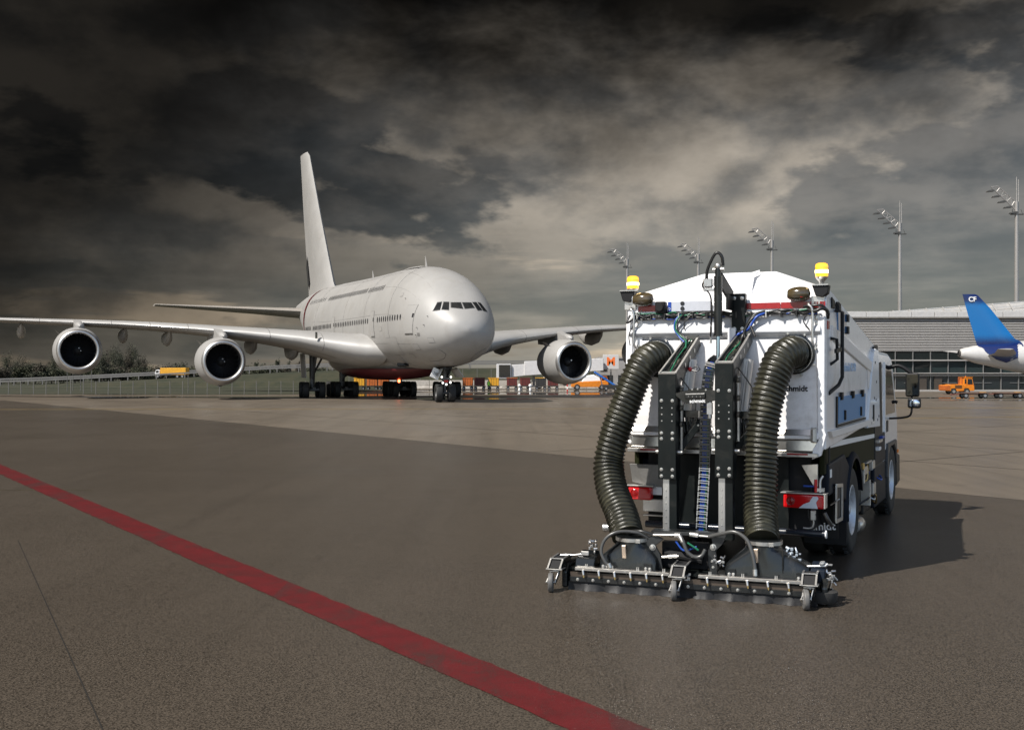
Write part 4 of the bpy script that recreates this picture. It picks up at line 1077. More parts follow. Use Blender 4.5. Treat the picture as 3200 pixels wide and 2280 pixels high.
r = random.Random(3); ti = [0]
def tree(px, top, d, kind, sx=1.0):
    ti[0] += 1
    x = (px-1600)*d/3500; z0 = .03; hh = 2.6+(1153-top)*d/3500-z0
    tk, cm_ = tm[(kind, ti[0] % (4 if kind == 'round' else 3))]
    lab = {'poplar': 'tall narrow bare poplar in the tree line below the left wing', 'round': 'dark bushy tree in the low tree line beyond the ramp road', 'bare': 'bare twiggy tree in the tree line below the left wing'}[kind]
    t = thing({'poplar': 'poplar_tree', 'round': 'bushy_tree', 'bare': 'bare_tree'}[kind], lab, 'tree', (x, d, z0), r.uniform(0, 6.28), {'poplar': 'poplars in the tree line', 'round': 'bushy trees in the low tree line', 'bare': 'bare trees in the tree line'}[kind])
    t.scale = (hh*sx, hh*sx, hh)
    for nm, me in (('trunk', tk), ('crown', cm_)):
        o = bpy.data.objects.new(nm, me); COL.objects.link(o); o.parent = t
for k in range(9): tree(300+k*19+r.uniform(-6, 6), 1075+abs(k-4)*4+r.uniform(-4, 14), 196+r.uniform(-8, 8), 'bare', .75)
for k in range(7): tree(20+k*24+r.uniform(-6, 6), 1100+r.uniform(0, 30), 200+r.uniform(-8, 8), 'bare', .8)
for k in range(30): tree(-20+k*31+r.uniform(-8, 8), 1140+r.uniform(-9, 5), 190+r.uniform(-10, 14), 'round', 1.5)
for px, tp in ((866, 1116), (902, 1122), (930, 1128), (800, 1124)): tree(px, tp, 215, 'poplar', .8)
for k in range(12): tree(960+k*40+r.uniform(-8, 8), 1138+r.uniform(-4, 5), 205+r.uniform(-8, 8), 'round', 1.4)
print('part4 ok')
# ------------------------------------------------------------------ runway sweeper truck
YAW = rad(25)
TO = (3.82-1.275*math.cos(YAW), 13.6+1.275*math.sin(YAW), 0)
trk = thing('sweeper_truck', 'white runway sweeper truck seen from behind with two thick suction hoses', 'truck', TO, -YAW)
bolt_me = MB().lathe([(.001, .016), (.012, .015), (.016, .010), (.016, .004), (.024, .003), (.024, 0)], (0, 0, 0), (0, -1, 0), 10).mesh('bolt', zinc, 40)
def bolt(parent, p, sc=1., rot=None):
    o = bpy.data.objects.new('bolt', bolt_me); COL.objects.link(o); o.parent = parent; o.location = p; o.scale = (sc, sc, sc)
    if rot: o.rotation_euler = rot
# --- hopper body
def hexa_body():
    m = MB()
    V = [(-1.27, 0, 1.62), (1.27, 0, 1.62), (1.27, 0, 3.30), (-1.27, 0, 3.30), (-1.27, .02, 3.46), (1.27, .02, 3.46),
         (-1.25, .36, 3.60), (1.25, .36, 3.60), (-.50, .85, 3.88), (.50, .85, 3.88),
         (-.50, 4.45, 3.36), (.50, 4.45, 3.36), (-1.25, 4.72, 2.97), (1.25, 4.72, 2.97), (-1.27, 4.55, 2.62), (1.27, 4.55, 2.62),
         (-1.27, 4.3, 1.78), (1.27, 4.3, 1.78), (1.27, .30, 1.62), (-1.27, .30, 1.62), (1.275, .34, 3.24), (-1.275, .34, 3.24)]
    F_ = [(0, 1, 2, 3), (3, 2, 5, 4), (4, 5, 7, 9, 8, 6), (8, 9, 11, 10), (9, 7, 13, 11), (6, 8, 10, 12), (10, 11, 13, 12), (12, 13, 15, 14), (14, 15, 17, 16),
          (1, 17, 15, 13, 7, 5, 2), (0, 3, 4, 6, 12, 14, 16), (0, 16, 17, 1)]
    return m.add(V[:20], F_)
hop = hexa_body().build('hopper_body', white_paint, trk, bevel=.018, seg=2)
# flared stiffener on the roof by the cylinder
MB().add([(.02, .05, 3.47), (.36, .05, 3.47), (.30, .3, 3.62), (.26, .62, 3.84), (.30, .74, 3.90), (.12, .55, 3.82), (.05, .25, 3.66),
          (.36, .02, 3.30), (.02, .02, 3.30)], [(0, 1, 2, 6), (6, 2, 3, 5), (3, 4, 5), (8, 7, 1, 0)]).build('roof_stiffener', white_paint, trk).modifiers.new('s', 'SOLIDIFY').thickness = .03
# --- red/white conspicuity stripe
for (x0, x1, mm_) in ((-1.12, -.86, red_reflect), (.16, .20, red_reflect), (.20, .25, white_plain), (.25, .72, red_reflect), (.725, 1.18, red_reflect), (1.195, 1.262, red_reflect)):
    MB().box(((x0+x1)/2, -.006, 3.385), (x1-x0-.002, .008, .075)).build('reflective_stripe', mm_, trk)
MB().box((-1.24, -.02, 3.12), (.03, .02, .09)).box((-1.24, -.02, 2.98), (.03, .02, .09)).build('side_marker', red_reflect, trk)
MB().box((1.272, .12, 3.14), (.02, .13, .10)).build('side_marker', red_reflect, trk)
# --- number plate
pl = MB().box((-.43, -.035, 3.40), (.56, .02, .13)).build('number_plate', plate_white, trk, bevel=.004)
MB().box((-.685, -.047, 3.40), (.045, .006, .12)).build('plate_band', plate_blue, pl)
text('plate_letter', 'D', .04, letter_white, pl, frame4((-.685, -.0515, 3.37), (1, 0, 0), (0, 0, 1)))
for zz_ in (3.437, 3.372): MB().cyl((-.515, -.045, zz_), (-.515, -.05, zz_), .028, n=16).build('plate_seal', letter_black, pl)
MB().box((-.36, -.02, 3.325), (.75, .04, .02)).build('plate_holder', black_plastic, trk)
MB().box((-.79, -.07, 3.39), (.13, .12, .15)).cyl((-.79, -.12, 3.39), (-.79, -.16, 3.39), .05, .06, 14).build('camera', black_plastic, trk, bevel=.012)
# --- gutter beam and rear door
gb = MB().prism([(-.0, 3.29), (-.035, 3.27), (-.05, 3.16), (-.10, 3.10), (-.115, 3.06), (-.08, 3.02), (-.03, 3.00), (0, 2.97)], 'x', -1.22, 1.22).build('gutter_beam', mat('grey_paint', (.50, .51, .53), .45, var=.04, dirt=(.3, .26, .2), dscale=2, damt=.3), trk, bevel=.008)
dr = MB().prism([(-.002, 2.97), (-.055, 2.965), (-.06, 2.0), (-.05, 1.86), (-.085, 1.80), (-.085, 1.745), (-.002, 1.74)], 'x', -1.19, 1.19).build('rear_door', door_paint, trk, bevel=.012, seg=2)
MB().prism([(-.066, 1.865), (-.092, 1.795), (-.090, 1.79), (-.062, 1.86)], 'x', -1.18, 1.18).build('door_lip', stainless, dr)
for x in (-1.22, 1.22):
    MB().prism([(-.004, 3.25), (-.07, 3.22), (-.09, 2.55), (-.07, 1.76), (-.004, 1.70)], 'x', x-.045, x+.045).build('door_edge', white_paint, trk, bevel=.012)
for x in (-1.14, 1.13):       # lift rods at the upper corners
    MB().tube([(x-.06, -.02, 3.40), (x-.05, -.12, 3.38), (x, -.13, 3.30), (x, -.13, 2.95), (x+.03, -.10, 2.86)], .016, 8, sub=5).build('corner_rod', alu, trk, smooth=50)
    MB().prism([(x-.09, 3.30), (x-.09, 2.90), (x, 2.80), (x+.09, 2.90), (x+.09, 3.24), (x+.02, 3.30)], 'y', -.055, -.04).build('corner_plate', white_paint, trk, bevel=.004)
    for zz_ in (3.22, 3.15, 2.9): bolt(trk, (x+.04, -.058, zz_), 1.1)
text('door_lettering', 'schmidt', .098, letter_black, dr, frame4((.905, -.0625, 2.36), (1, 0, .0), (0, 0, 1)), bold=.003)
# --- stainless sill under the door
MB().prism([(-.002, 1.735), (-.05, 1.73), (-.06, 1.60), (-.03, 1.58), (-.002, 1.58)], 'x', -1.2, 1.17).build('lower_panel', stainless, trk, bevel=.006)
MB().box((-.02, -.085, 1.555), (2.42, .09, .05)).build('sill_rail', alu, trk, bevel=.006)
for x, c_ in ((-.70, red_lens), (.42, red_lens)):
    MB().ball((x, -.16, 1.60), .035, 10, 8).build('knob', c_, trk, smooth=60)
for (x, w_) in ((-.9, .3), (0.0, .12), (.95, .25)): MB().box((x, -.134, 1.565), (w_, .004, .02)).build('sill_reflector', red_reflect if x != 0 else white_plain, trk)
for x in (1.14,):
    MB().box((x, -.10, 1.80), (.07, .06, .18)).cyl((x, -.13, 1.72), (x, -.13, 1.88), .03, n=10).build('door_latch', alu, trk, bevel=.008)
    MB().prism([(x-.02, 1.62), (x+.12, 1.86), (x+.14, 1.80), (x+.08, 1.55), (x-.03, 1.50)], 'y', -.07, .0).build('corner_gusset', white_paint, trk, bevel=.006)
# --- beacons, floodlights, work lamps
for (x, z) in ((-1.25, 3.66), (1.19, 3.735)):
    bc = MB().lathe([(.075, 0), (.078, .02), (.078, .13), (.070, .155), (.045, .168), (.001, .17)], (x, .16, z), (0, 0, 1), 20).build('beacon', amber_lens, trk, smooth=40)
    MB().lathe([(.02, -.12), (.03, -.08), (.035, -.06), (.055, -.035), (.070, -.02), (.075, 0)], (x, .16, z), (0, 0, 1), 18).build('beacon_base', alu, bc, smooth=40)
    MB().cyl((x, .16, 3.44), (x, .16, z-.08), .018, n=8).build('beacon_stem', zinc, bc)
    MB().cyl((x, .16, z+.045), (x, .16, z+.080), .0788, n=24).build('lamp_core', mat('beacon_core', (1, .8, .4), .3, emit=(1.0, .78, .34), estr=9), bc, smooth=40)
    MB().cyl((x, .16, z+.105), (x, .16, z+.112), .0785, n=20).build('lens_ring', mat('amber_dark', (.55, .25, .02), .3), bc)
    MB().prism([(-.10, .02), (.10, .02), (.085, -.08), (.03, -.13), (-.06, -.11)], 'y', .0, .14).build('flood_lamp', black_plastic, trk, bevel=.008, loc=(x+(.02 if x > 0 else -.01), -.05, 3.60))
    MB().box((x+(.02 if x > 0 else -.01), -.012, 3.622), (.19, .12, .012)).build('lamp_fins', alu, trk)
    for k in range(6): MB().box((x-.075+.03*k, -.056, 3.617), (.012, .012, .014)).build('led', white_plain, trk)
    MB().box((x*.985, .04, 3.43), (.16, .1, .12)).build('lamp_bracket', alu, trk, bevel=.006)
for x in (-1.02, .97):
    wl = MB().lathe([(.001, -.02), (.055, -.015), (.075, .02), (.088, .07), (.092, .13), (.086, .19), (.065, .235), (.02, .25)], (x-.13, -.06, 3.515 if x > 0 else 3.50), (1, 0, 0), 20).build('work_lamp', lamp_olive, trk, smooth=50)
    MB().lathe([(.001, -.025), (.05, -.022), (.055, -.005)], (x-.13, -.06, 3.515 if x > 0 else 3.50), (1, 0, 0), 16).build('lamp_lens', clear_lens, wl, smooth=40)
    MB().ball((x+.02, -.085, 3.49), (.09, .06, .045), 12, 8).build('lamp_lower_lens', red_lens, wl, smooth=60)
# --- wiring loom along the top edge
rw = random.Random(9)
for k in range(8):
    pts = []
    n_ = 26; off = rw.uniform(-.025, .025)
    for i in range(n_+1):
        x = -1.16+2.34*i/n_
        sag = .014*math.sin(3.1*x+k)+rw.uniform(-.022, .022)
        pts.append((x, -.075+rw.uniform(-.02, .02)-abs(off)*.4, 3.275+off+sag+(.02 if x > .6 else 0)))
    MB().tube(pts, rw.uniform(.009, .016) if k != 6 else .006, 6, sub=3).build('cable', [hose_black, hose_black, hose_black, hose_black, hose_green, hose_black, hose_blue, hose_grey][k], trk, smooth=60)
for k in range(13):
    x = -1.1+k*.185; MB().box((x, -.085, 3.275), (.014, .075, .075)).build('cable_tie', hose_black if k % 3 else alu, trk)
for (p, m_, rr_) in (
        ([(-.50, -.08, 3.30), (-.56, -.14, 3.22), (-.57, -.16, 3.10), (-.50, -.18, 3.02), (-.42, -.22, 2.96), (-.40, -.3, 2.86)], hose_green, .012),
        ([(-.48, -.08, 3.30), (-.53, -.15, 3.22), (-.54, -.17, 3.10), (-.47, -.19, 3.02), (-.40, -.22, 2.97)], hose_black, .012),
        ([(-.52, -.08, 3.31), (-.58, -.13, 3.22), (-.59, -.15, 3.11), (-.52, -.18, 3.01), (-.44, -.22, 2.94)], hose_blue, .010),
        ([(-.36, -.08, 3.31), (-.46, -.12, 3.20), (-.47, -.12, 3.10)], hose_black, .008),
        ([(.55, -.08, 3.31), (.42, -.13, 3.26), (.33, -.15, 3.12), (.29, -.18, 3.0), (.28, -.26, 2.90)], hose_black, .022),
        ([(.57, -.08, 3.30), (.45, -.14, 3.24), (.36, -.16, 3.10), (.22, -.18, 3.02), (.14, -.2, 2.9), (.14, -.2, 2.76)], hose_blue, .016),
        ([(.54, -.08, 3.30), (.40, -.15, 3.22), (.31, -.18, 3.06), (.33, -.20, 2.98)], hose_black, .018),
        ([(.38, -.15, 3.14), (.42, -.2, 3.07), (.46, -.25, 3.0)], hose_black, .016),
        ([(-1.20, -.10, 3.30), (-1.23, -.14, 3.2), (-1.16, -.14, 3.24), (-1.1, -.10, 3.33)], hose_black, .014),
        ([(-1.05, -.08, 3.36), (-1.12, -.13, 3.2), (-1.2, -.14, 3.05), (-1.19, -.13, 2.9)], hose_black, .007),
        ([(1.05, -.08, 3.33), (1.15, -.13, 3.30), (1.24, -.12, 3.33), (1.29, -.02, 3.30), (1.28, .05, 3.22)], hose_black, .022),
        ([(1.02, -.08, 3.36), (1.15, -.12, 3.37), (1.25, -.10, 3.36), (1.30, .0, 3.26)], hose_black, .018),
        ([(1.06, -.09, 3.28), (1.02, -.11, 3.18), (1.09, -.12, 3.08)], hose_black, .008)):
    MB().tube(p, rr_, 7, sub=6).build('cable', m_, trk, smooth=60)
# --- central lift cylinder
cy = MB().cyl((.045, -.42, 3.02), (.045, -.42, 3.74), .050, n=18).cyl((.045, -.42, 3.74), (.045, -.42, 3.84), .038, n=12).cyl((.045, -.42, 3.0), (.045, -.42, 3.03), .058, n=18).build('lift_cylinder', black_satin, trk, smooth=40)
MB().cyl((.045, -.42, 2.62), (.045, -.42, 3.02), .024, n=12).build('piston_rod', mat('rod_chrome', (.35, .50, .70), .12, metal=1.), cy, smooth=40)
MB().ball((.045, -.42, 3.86), .045, 12, 8).cyl((-.02, -.42, 3.82), (.12, -.42, 3.82), .022, n=10).build('cylinder_eye', alu, cy, smooth=50)
MB().tube([(-.10, -.42, 3.70), (-.08, -.44, 3.82), (.0, -.46, 3.98), (.05, -.46, 4.02), (.10, -.45, 3.97), (.11, -.43, 3.86)], .020, 8, sub=6).build('hydraulic_hose', hose_black, trk, smooth=60)
MB().box((-.08, -.40, 3.66), (.11, .09, .10)).cyl((-.12, -.40, 3.60), (.03, -.40, 3.60), .03, n=10).box((-.06, -.4, 3.58), (.16, .06, .04)).build('valve_block', steel, trk, bevel=.008)
MB().tube([(-.12, -.42, 3.70), (-.15, -.42, 3.62), (-.06, -.42, 3.52), (-.04, -.40, 3.35), (-.06, -.38, 3.0)], .010, 6, sub=6).build('hydraulic_hose', hose_black, trk, smooth=60)
MB().cyl((-.06, -.36, 2.92), (-.06, -.36, 3.12), .014, n=8).build('guide_rod', alu, trk)
MB().box((.22, -.06, 3.28), (.17, .10, .52)).build('cylinder_bracket', black_metal, trk, bevel=.006)
MB().box((.15, -.22, 3.42), (.025, .36, .18)).box((.07, -.42, 3.62), (.025, .10, .22)).beam((.12, -.06, 3.5), (.06, -.40, 3.72), .03, .16).build('cylinder_bracket', black_metal, trk)
for (x, z) in ((.17, 3.48), (.27, 3.48), (.17, 3.1), (.27, 3.1)): bolt(trk, (x, -.112, z), 1.)
MB().box((.15, -.12, 2.86), (.10, .10, .50)).build('guide_column', white_paint, trk, bevel=.006)
MB().box((.22, -.12, 2.84), (.03, .10, .46)).build('guide_plate', black_metal, trk)
# --- lift masts
def lift_mast(x0, x1, zt, zb, tx0, tx1, tz, railx):
    mx = (x0+x1)/2
    ms = MB().prism([(-.60, zb), (-.60, zt), (-.57, zt+.02), (-.40, zt+.03), (-.40, zb)], 'x', x0, x1).build('lift_mast', black_metal, trk, bevel=.006)
    # arm: open channel rising to the door
    V = []
    b0, b1 = Vector((x0, -.585, zt-.10)), Vector((x1, -.585, zt-.10)); a0, a1 = Vector((tx0, -.12, tz)), Vector((tx1, -.12, tz))
    up = Vector((0, -.06, .16)); th = .022
    arm = MB()
    def quadbar(p, q, w, h): arm.beam(p, q, w, h, up=(0, -.3, 1))
    lo = Vector((0, .09, -.10))
    B0, B1, A0, A1 = Vector((x0+.012, -.59, zt)), Vector((x1-.012, -.59, zt)), Vector((tx0+.012, -.14, tz)), Vector((tx1-.012, -.14, tz))
    # side plates with depth
    for (b_, a_) in ((B0, A0), (B1, A1)):
        n_ = Vector((1, 0, 0))*.012
        vs_ = [b_-n_, a_-n_, a_+lo-n_, b_+lo*1.5-n_, b_+n_, a_+n_, a_+lo+n_, b_+lo*1.5+n_]
        arm.add(vs_, [(0, 1, 2, 3), (4, 5, 6, 7), (0, 1, 5, 4), (1, 2, 6, 5), (2, 3, 7, 6), (3, 0, 4, 7)])
    arm.beam((B0+B1)/2-Vector((0, -.02, .0)), (B0+B1)/2+Vector((0, .03, .03)), x1-x0, .02)
    arm.beam(A0, A1, .05, .05)
    fl = Vector((0, .07, -.08))
    arm.add([B0+fl, B1+fl, A1+fl, A0+fl], [(0, 1, 2, 3)])
    ao = arm.build('mast_arm', mat('arm_grey', (.075, .078, .075), .35, metal=.3, var=.2, dirt=(.15, .13, .1), dscale=5, damt=.3), trk, bevel=.003)
    rim_ = MB()
    for p, q in ((B0, A0), (B1, A1), (A0, A1), (B0, B1)): rim_.beam(p+Vector((0, -.004, .008)), q+Vector((0, -.004, .008)), .022, .012, up=(0, -.3, 1))
    rim_.build('arm_rim', alu, ao)
    cl = MB(); rr_ = random.Random(int(zt*100))
    for k in range(26):
        u = rr_.uniform(.12, .95); v = rr_.uniform(.2, .8)
        p = B0.lerp(A0, u).lerp(B1.lerp(A1, u), v)+Vector((0, .02, -.03))
        cl.box(p, (rr_.uniform(.015, .045), rr_.uniform(.02, .05), rr_.uniform(.02, .05)), Euler((rr_.uniform(0, 1), rr_.uniform(0, 1), rr_.uniform(0, 1))).to_matrix())
    cl.build('valve_fittings', mat('fitting_mix', (.20, .20, .15), .35, metal=.6, var=.6, vscale=40), ao)
    for k in range(3):
        v = .3+.2*k; pts = [B0.lerp(B1, v).lerp(A0.lerp(A1, v), u)+Vector((rr_.uniform(-.02, .02), 0, rr_.uniform(-.02, .02))) for u in (.05, .25, .45, .65, .85, 1.0)]
        MB().tube(pts, .008, 6, sub=4).build('arm_cable', hose_green if k == 1 else hose_black, ao, smooth=60)
    # lightening slots on the outer side plate
    for u in (.35, .55, .75):
        p = B1.lerp(A1, u)+Vector((.014, .05, -.05)); MB().ball(p, (.004, .022, .034), 10, 6).build('slot', alu, ao)
    # rail below and post behind
    MB().box((railx, -.53, (zb+.55)/2+.0), (.085, .05, zb-.52)).build('slide_rail', alu, ms, bevel=.005)
    MB().box((railx+.085, -.49, (zb+.55)/2), (.10, .12, zb-.50)).build('rear_post', black_metal, ms, bevel=.005)
    for k in range(7): bolt(ms, (railx, -.557, .62+k*(zb-.68)/7), .45)
    for z in (zb+.04, zb+.12, zb+.50, zb+.57, zt-.33):
        for x in (x0+.045, x1-.045): bolt(ms, (x, -.602, z), .9)
    for z in (zb+.72, zb+.80, zb+.88):
        for x in (x0+.05, x1-.05): bolt(ms, (x, -.602, z), .4)
    for sx_ in (-1, 1): MB().cyl((mx+sx_*.115, -.5, zb+.33), (mx+sx_*.17, -.5, zb+.33), .03, .022, 10).build('pivot_pin', zinc, ms, smooth=40)
    # linear actuator, its valve pack and the diagonal strut behind the mast
    ax_ = mx+.16
    ac = MB().cyl((ax_-.03, -.26, 2.08), (ax_+.03, -.20, 2.72), .078, n=20).build('actuator', mat('actuator_white', (.62, .60, .57), .4, var=.05), ms, smooth=40)
    for k in range(3): MB().cyl((ax_-.05+.03*k, -.335, 2.10), (ax_+.01+.03*k, -.275, 2.70), .006, n=6).build('tie_rod', steel, ac)
    ax_ += .06
    vp = MB().box((ax_-.01, -.30, 2.04), (.24, .16, .09))
    for k in range(5): vp.cyl((ax_-.10+.045*k, -.32, 2.0), (ax_-.07+.035*k, -.33, 1.80+.02*(k % 3)), .018, .014, 8)
    vp.box((ax_-.11, -.2, 1.84), (.09, .1, .20)); vp.build('valve_pack', black_satin, ms, bevel=.004)
    sx0, sx1 = mx+.36, mx+.09
    so = MB().beam((sx0, -.33, 1.96), (sx1, -.44, zb+.33), .055, .08).build('diagonal_strut', black_metal, ms, bevel=.005)
    for k in range(5):
        u = .15+.16*k; bolt(so, (sx0+(sx1-sx0)*u+.01, -.37, 1.96+(zb+.33-1.96)*u), .6)
    MB().box((x1+.03, -.44, zt-.55), (.03, .05, .8)).build('guide_bar', steel, ms, bevel=.005)
    for z in (zt-.2, zt-.42, zt-.62): MB().box((x1+.035, -.47, z), (.04, .06, .07)).cyl((x1+.04, -.52, z), (x1+.04, -.47, z), .02, n=8).build('guide_clamp', black_satin, ms, bevel=.004)
    MB().tube([(x1+.02, -.45, zt-.05), (x1+.12, -.40, zt-.2), (x1+.18, -.36, zt-.32), (x1+.16, -.34, zt-.5), (x1+.08, -.36, zt-.72)], .008, 6, sub=6).build('mast_cable', hose_black, ms, smooth=60)
    return ms
mL = lift_mast(-.665, -.435, 2.54, 1.24, -.44, -.27, 3.00, -.575)
mR = lift_mast(.05, .275, 2.67, 1.28, .22, .39, 3.04, .125)
MB().ball((-.34, -.30, 2.60), .03, 8, 6).build('safety_pin', red_lens, trk); MB().tube([(-.33, -.31, 2.60), (-.25, -.32, 2.63), (-.21, -.32, 2.60), (-.25, -.32, 2.575), (-.33, -.31, 2.59)], .006, 6, sub=4).build('pin_ring', hose_black, trk)
# --- cross brace with lettering
br_ = MB().prism([(-.44, 2.30), (-.20, 2.37), (.06, 2.34), (.06, 2.22), (-.02, 2.20), (-.05, 2.185), (-.33, 2.185), (-.36, 2.21), (-.44, 2.27)], 'y', -.60, -.575).build('cross_brace', black_satin, trk, bevel=.005)
MB().prism([(-.32, 2.30), (-.06, 2.31), (-.06, 2.245), (-.32, 2.235)], 'y', -.625, -.60).build('brace_handle', black_satin, br_, bevel=.012, seg=2)
text('brace_lettering', 'schmidt', .062, letter_white, br_, frame4((-.165, -.6025, 2.21), (1, 0, .03), (0, 0, 1)), bold=.0012)
for x in (-.27, -.22, -.17, -.12): MB().cyl((x, -.625, 2.265), (x, -.628, 2.265), .005, n=8).build('brace_hole', zinc, br_)
for (x, z) in ((-.23, 2.35), (-.16, 2.355), (-.06, 2.345)): bolt(br_, (x, -.602, z), .5)
MB().box((-.02, -.56, 2.12), (.06, .06, .14)).cyl((-.02, -.56, 2.0), (-.02, -.56, 2.2), .026, n=10).build('brace_clamp', steel, br_)
# --- cable drag chain with its hoses
cp = catmull([(.02, -.30, 2.74), (-.03, -.44, 2.66), (-.06, -.48, 2.50), (-.085, -.48, 2.2), (-.10, -.47, 1.8), (-.105, -.47, 1.4), (-.125, -.48, 1.0), (-.14, -.50, .62)], 30)
acc = [0]
for i in range(1, len(cp)): acc.append(acc[-1]+(cp[i]-cp[i-1]).length)
def at_len(s):
    for i in range(1, len(cp)):
        if acc[i] >= s:
            u = (s-acc[i-1])/(acc[i]-acc[i-1]); return cp[i-1].lerp(cp[i], u), (cp[i]-cp[i-1]).normalized()
    return cp[-1], (cp[-1]-cp[-2]).normalized()
lk = MB()
for sx_ in (-1, 1): lk.box((sx_*.062, 0, 0), (.012, .045, .072))
lk.box((0, -.020, .012), (.112, .010, .034)).box((0, -.02, -.025), (.112, .01, .012))
lk.box((0, .02, 0), (.112, .008, .06))
lk_dark = lk.mesh('chain_link', black_satin); lk2 = MB()
for sx_ in (-1, 1): lk2.box((sx_*.062, -.012, 0), (.012, .02, .066))
for zz_ in (.022, -.006): lk2.box((0, -.022, zz_), (.112, .010, .011))
lk_metal = lk2.mesh('chain_link', steel)
nlk = int(acc[-1]/.076)
for k in range(nlk):
    p, d = at_len((k+.5)*.076)
    o = bpy.data.objects.new('chain_link', lk_dark if p.z > 1.42 else lk_metal); COL.objects.link(o); o.parent = trk
    o.location = p; o.rotation_euler = (math.atan2(d.y, -d.z)*1.0, 0, 0)
    o.rotation_euler = Vector((0, 0, -1)).rotation_difference(d).to_euler()
for dx_, m_ in ((-.028, hose_blue), (-.008, hose_blue), (.012, hose_blue), (.03, hose_green), (.045, hose_black)):
    MB().tube([p+Vector((dx_, .004, 0)) for p in cp[::6]], .0105, 6).build('drag_hose', m_, trk, smooth=60)
# --- suction hoses
def suction_hose(path, lab, fl_c):
    P = catmull(path, 60); L_ = sum((P[i]-P[i-1]).length for i in range(1, len(P)))
    nr = int(L_/.058); ns = nr*8; Q = []; seg = 0; acc_ = [0]
    for i in range(1, len(P)): acc_.append(acc_[-1]+(P[i]-P[i-1]).length)
    j = 1
    for i in range(ns+1):
        s = L_*i/ns
        while j < len(P)-1 and acc_[j] < s: j += 1
        u = (s-acc_[j-1])/max(1e-9, acc_[j]-acc_[j-1]); Q.append(P[j-1].lerp(P[j], u))
    def rf(i, m, a):
        ph = 2*math.pi*(i/8.0) + a
        return (.184 + .012*math.cos(ph) + .004*math.cos(2*ph))*(1+.012*math.sin(i*.037+fl_c[0]*5)+.006*math.sin(i*.11))
    h = MB().tube(Q, 1, 32, True, rfun=rf).build('suction_hose', hose_rubber, trk, smooth=80, label=lab)
    MB().lathe([(.20, .0), (.245, 0), (.245, -.035), (.215, -.04), (.205, -.10)], fl_c, (0, 1, 0), 28).build('hose_flange', black_satin, h, smooth=40)
    MB().lathe([(.217, -.06), (.222, -.06), (.222, -.085), (.217, -.085)], fl_c, (0, 1, 0), 28).build('hose_clamp', zinc, h, smooth=30)
    for k in range(8):
        q = 2*math.pi*k/8+.3; MB().cyl((fl_c[0]+.265*math.cos(q), fl_c[1]-.0, fl_c[2]+.265*math.sin(q)), (fl_c[0]+.265*math.cos(q), fl_c[1]-.06, fl_c[2]+.265*math.sin(q)), .013, n=8).build('flange_stud', zinc, h)
    return h
hL = suction_hose([(-.84, -.05, 2.74), (-.85, -.26, 2.75), (-.93, -.46, 2.62), (-1.07, -.58, 2.22), (-1.21, -.68, 1.75), (-1.26, -.74, 1.42), (-1.17, -.88, 1.12), (-.98, -1.06, .84), (-.84, -1.24, .62)], 'left corrugated suction hose', (-.84, -.06, 2.74))
hR = suction_hose([(.91, -.05, 2.78), (.89, -.28, 2.80), (.80, -.48, 2.68), (.71, -.64, 2.30), (.66, -.74, 1.85), (.655, -.80, 1.40), (.67, -.90, 1.04), (.71, -1.04, .82), (.76, -1.20, .66)], 'right corrugated suction hose', (.91, -.06, 2.78))
# --- underbody at the rear
MB().box((0, .75, 1.06), (2.1, 1.1, .95)).build('rear_bay', black_deep, trk)
MB().box((-.05, .12, 1.05), (1.7, .05, .9)).build('rear_bulkhead', black_metal, trk)
for x in (-.42, .42): MB().box((x, 3.9, .80), (.10, 7.4, .26)).build('chassis_rail', black_metal, trk, bevel=.01)
MB().prism([(-1.26, 1.36), (-.80, 1.36), (-.80, 1.05), (-1.22, 1.12)], 'y', .04, .09).build('steel_shield', mat('shield_grey', (.20, .195, .185), .4, metal=.6, var=.2, dirt=(.08, .07, .06), dscale=5, damt=.5), trk, bevel=.006)
MB().box((-.92, .06, .83), (.30, .06, .16)).box((-.92, .05, .70), (.30, .05, .02)).build('bracket_plate', alu, trk, bevel=.004)
MB().box((-.88, .03, 1.02), (.14, .01, .10)).box((-.98, .03, 1.06), (.20, .01, .03)).build('sticker', white_plain, trk)
for (x, z, h) in ((.50, 1.22, .2), (.38, 1.18, .22)): MB().box((x, .08, z), (.03, .02, h), Euler((0, rad(-16), 0)).to_matrix()).build('steel_strip', steel, trk)
MB().prism([(.96, 1.42), (1.16, 1.44), (1.16, 1.16), (1.10, 1.18)], 'y', .06, .09).build('steel_shield', stainless, trk, bevel=.004)
MB().box((.42, .02, .83), (.12, .004, .09)).build('sticker', plate_white, trk)
MB().cyl((-1.0, -.05, .60), (1.27, -.05, .60), .045, n=14).build('underrun_bar', mat('bar_blueblack', (.012, .016, .024), .25), trk, smooth=40)
MB().cyl((1.27, -.05, .60), (1.285, -.05, .60), .05, n=16).build('bar_cap', white_plain, trk)
MB().cyl((-1.32, -.75, .62), (-1.05, -.75, .63), .055, n=16).build('exhaust_pipe', steel, trk, smooth=40)
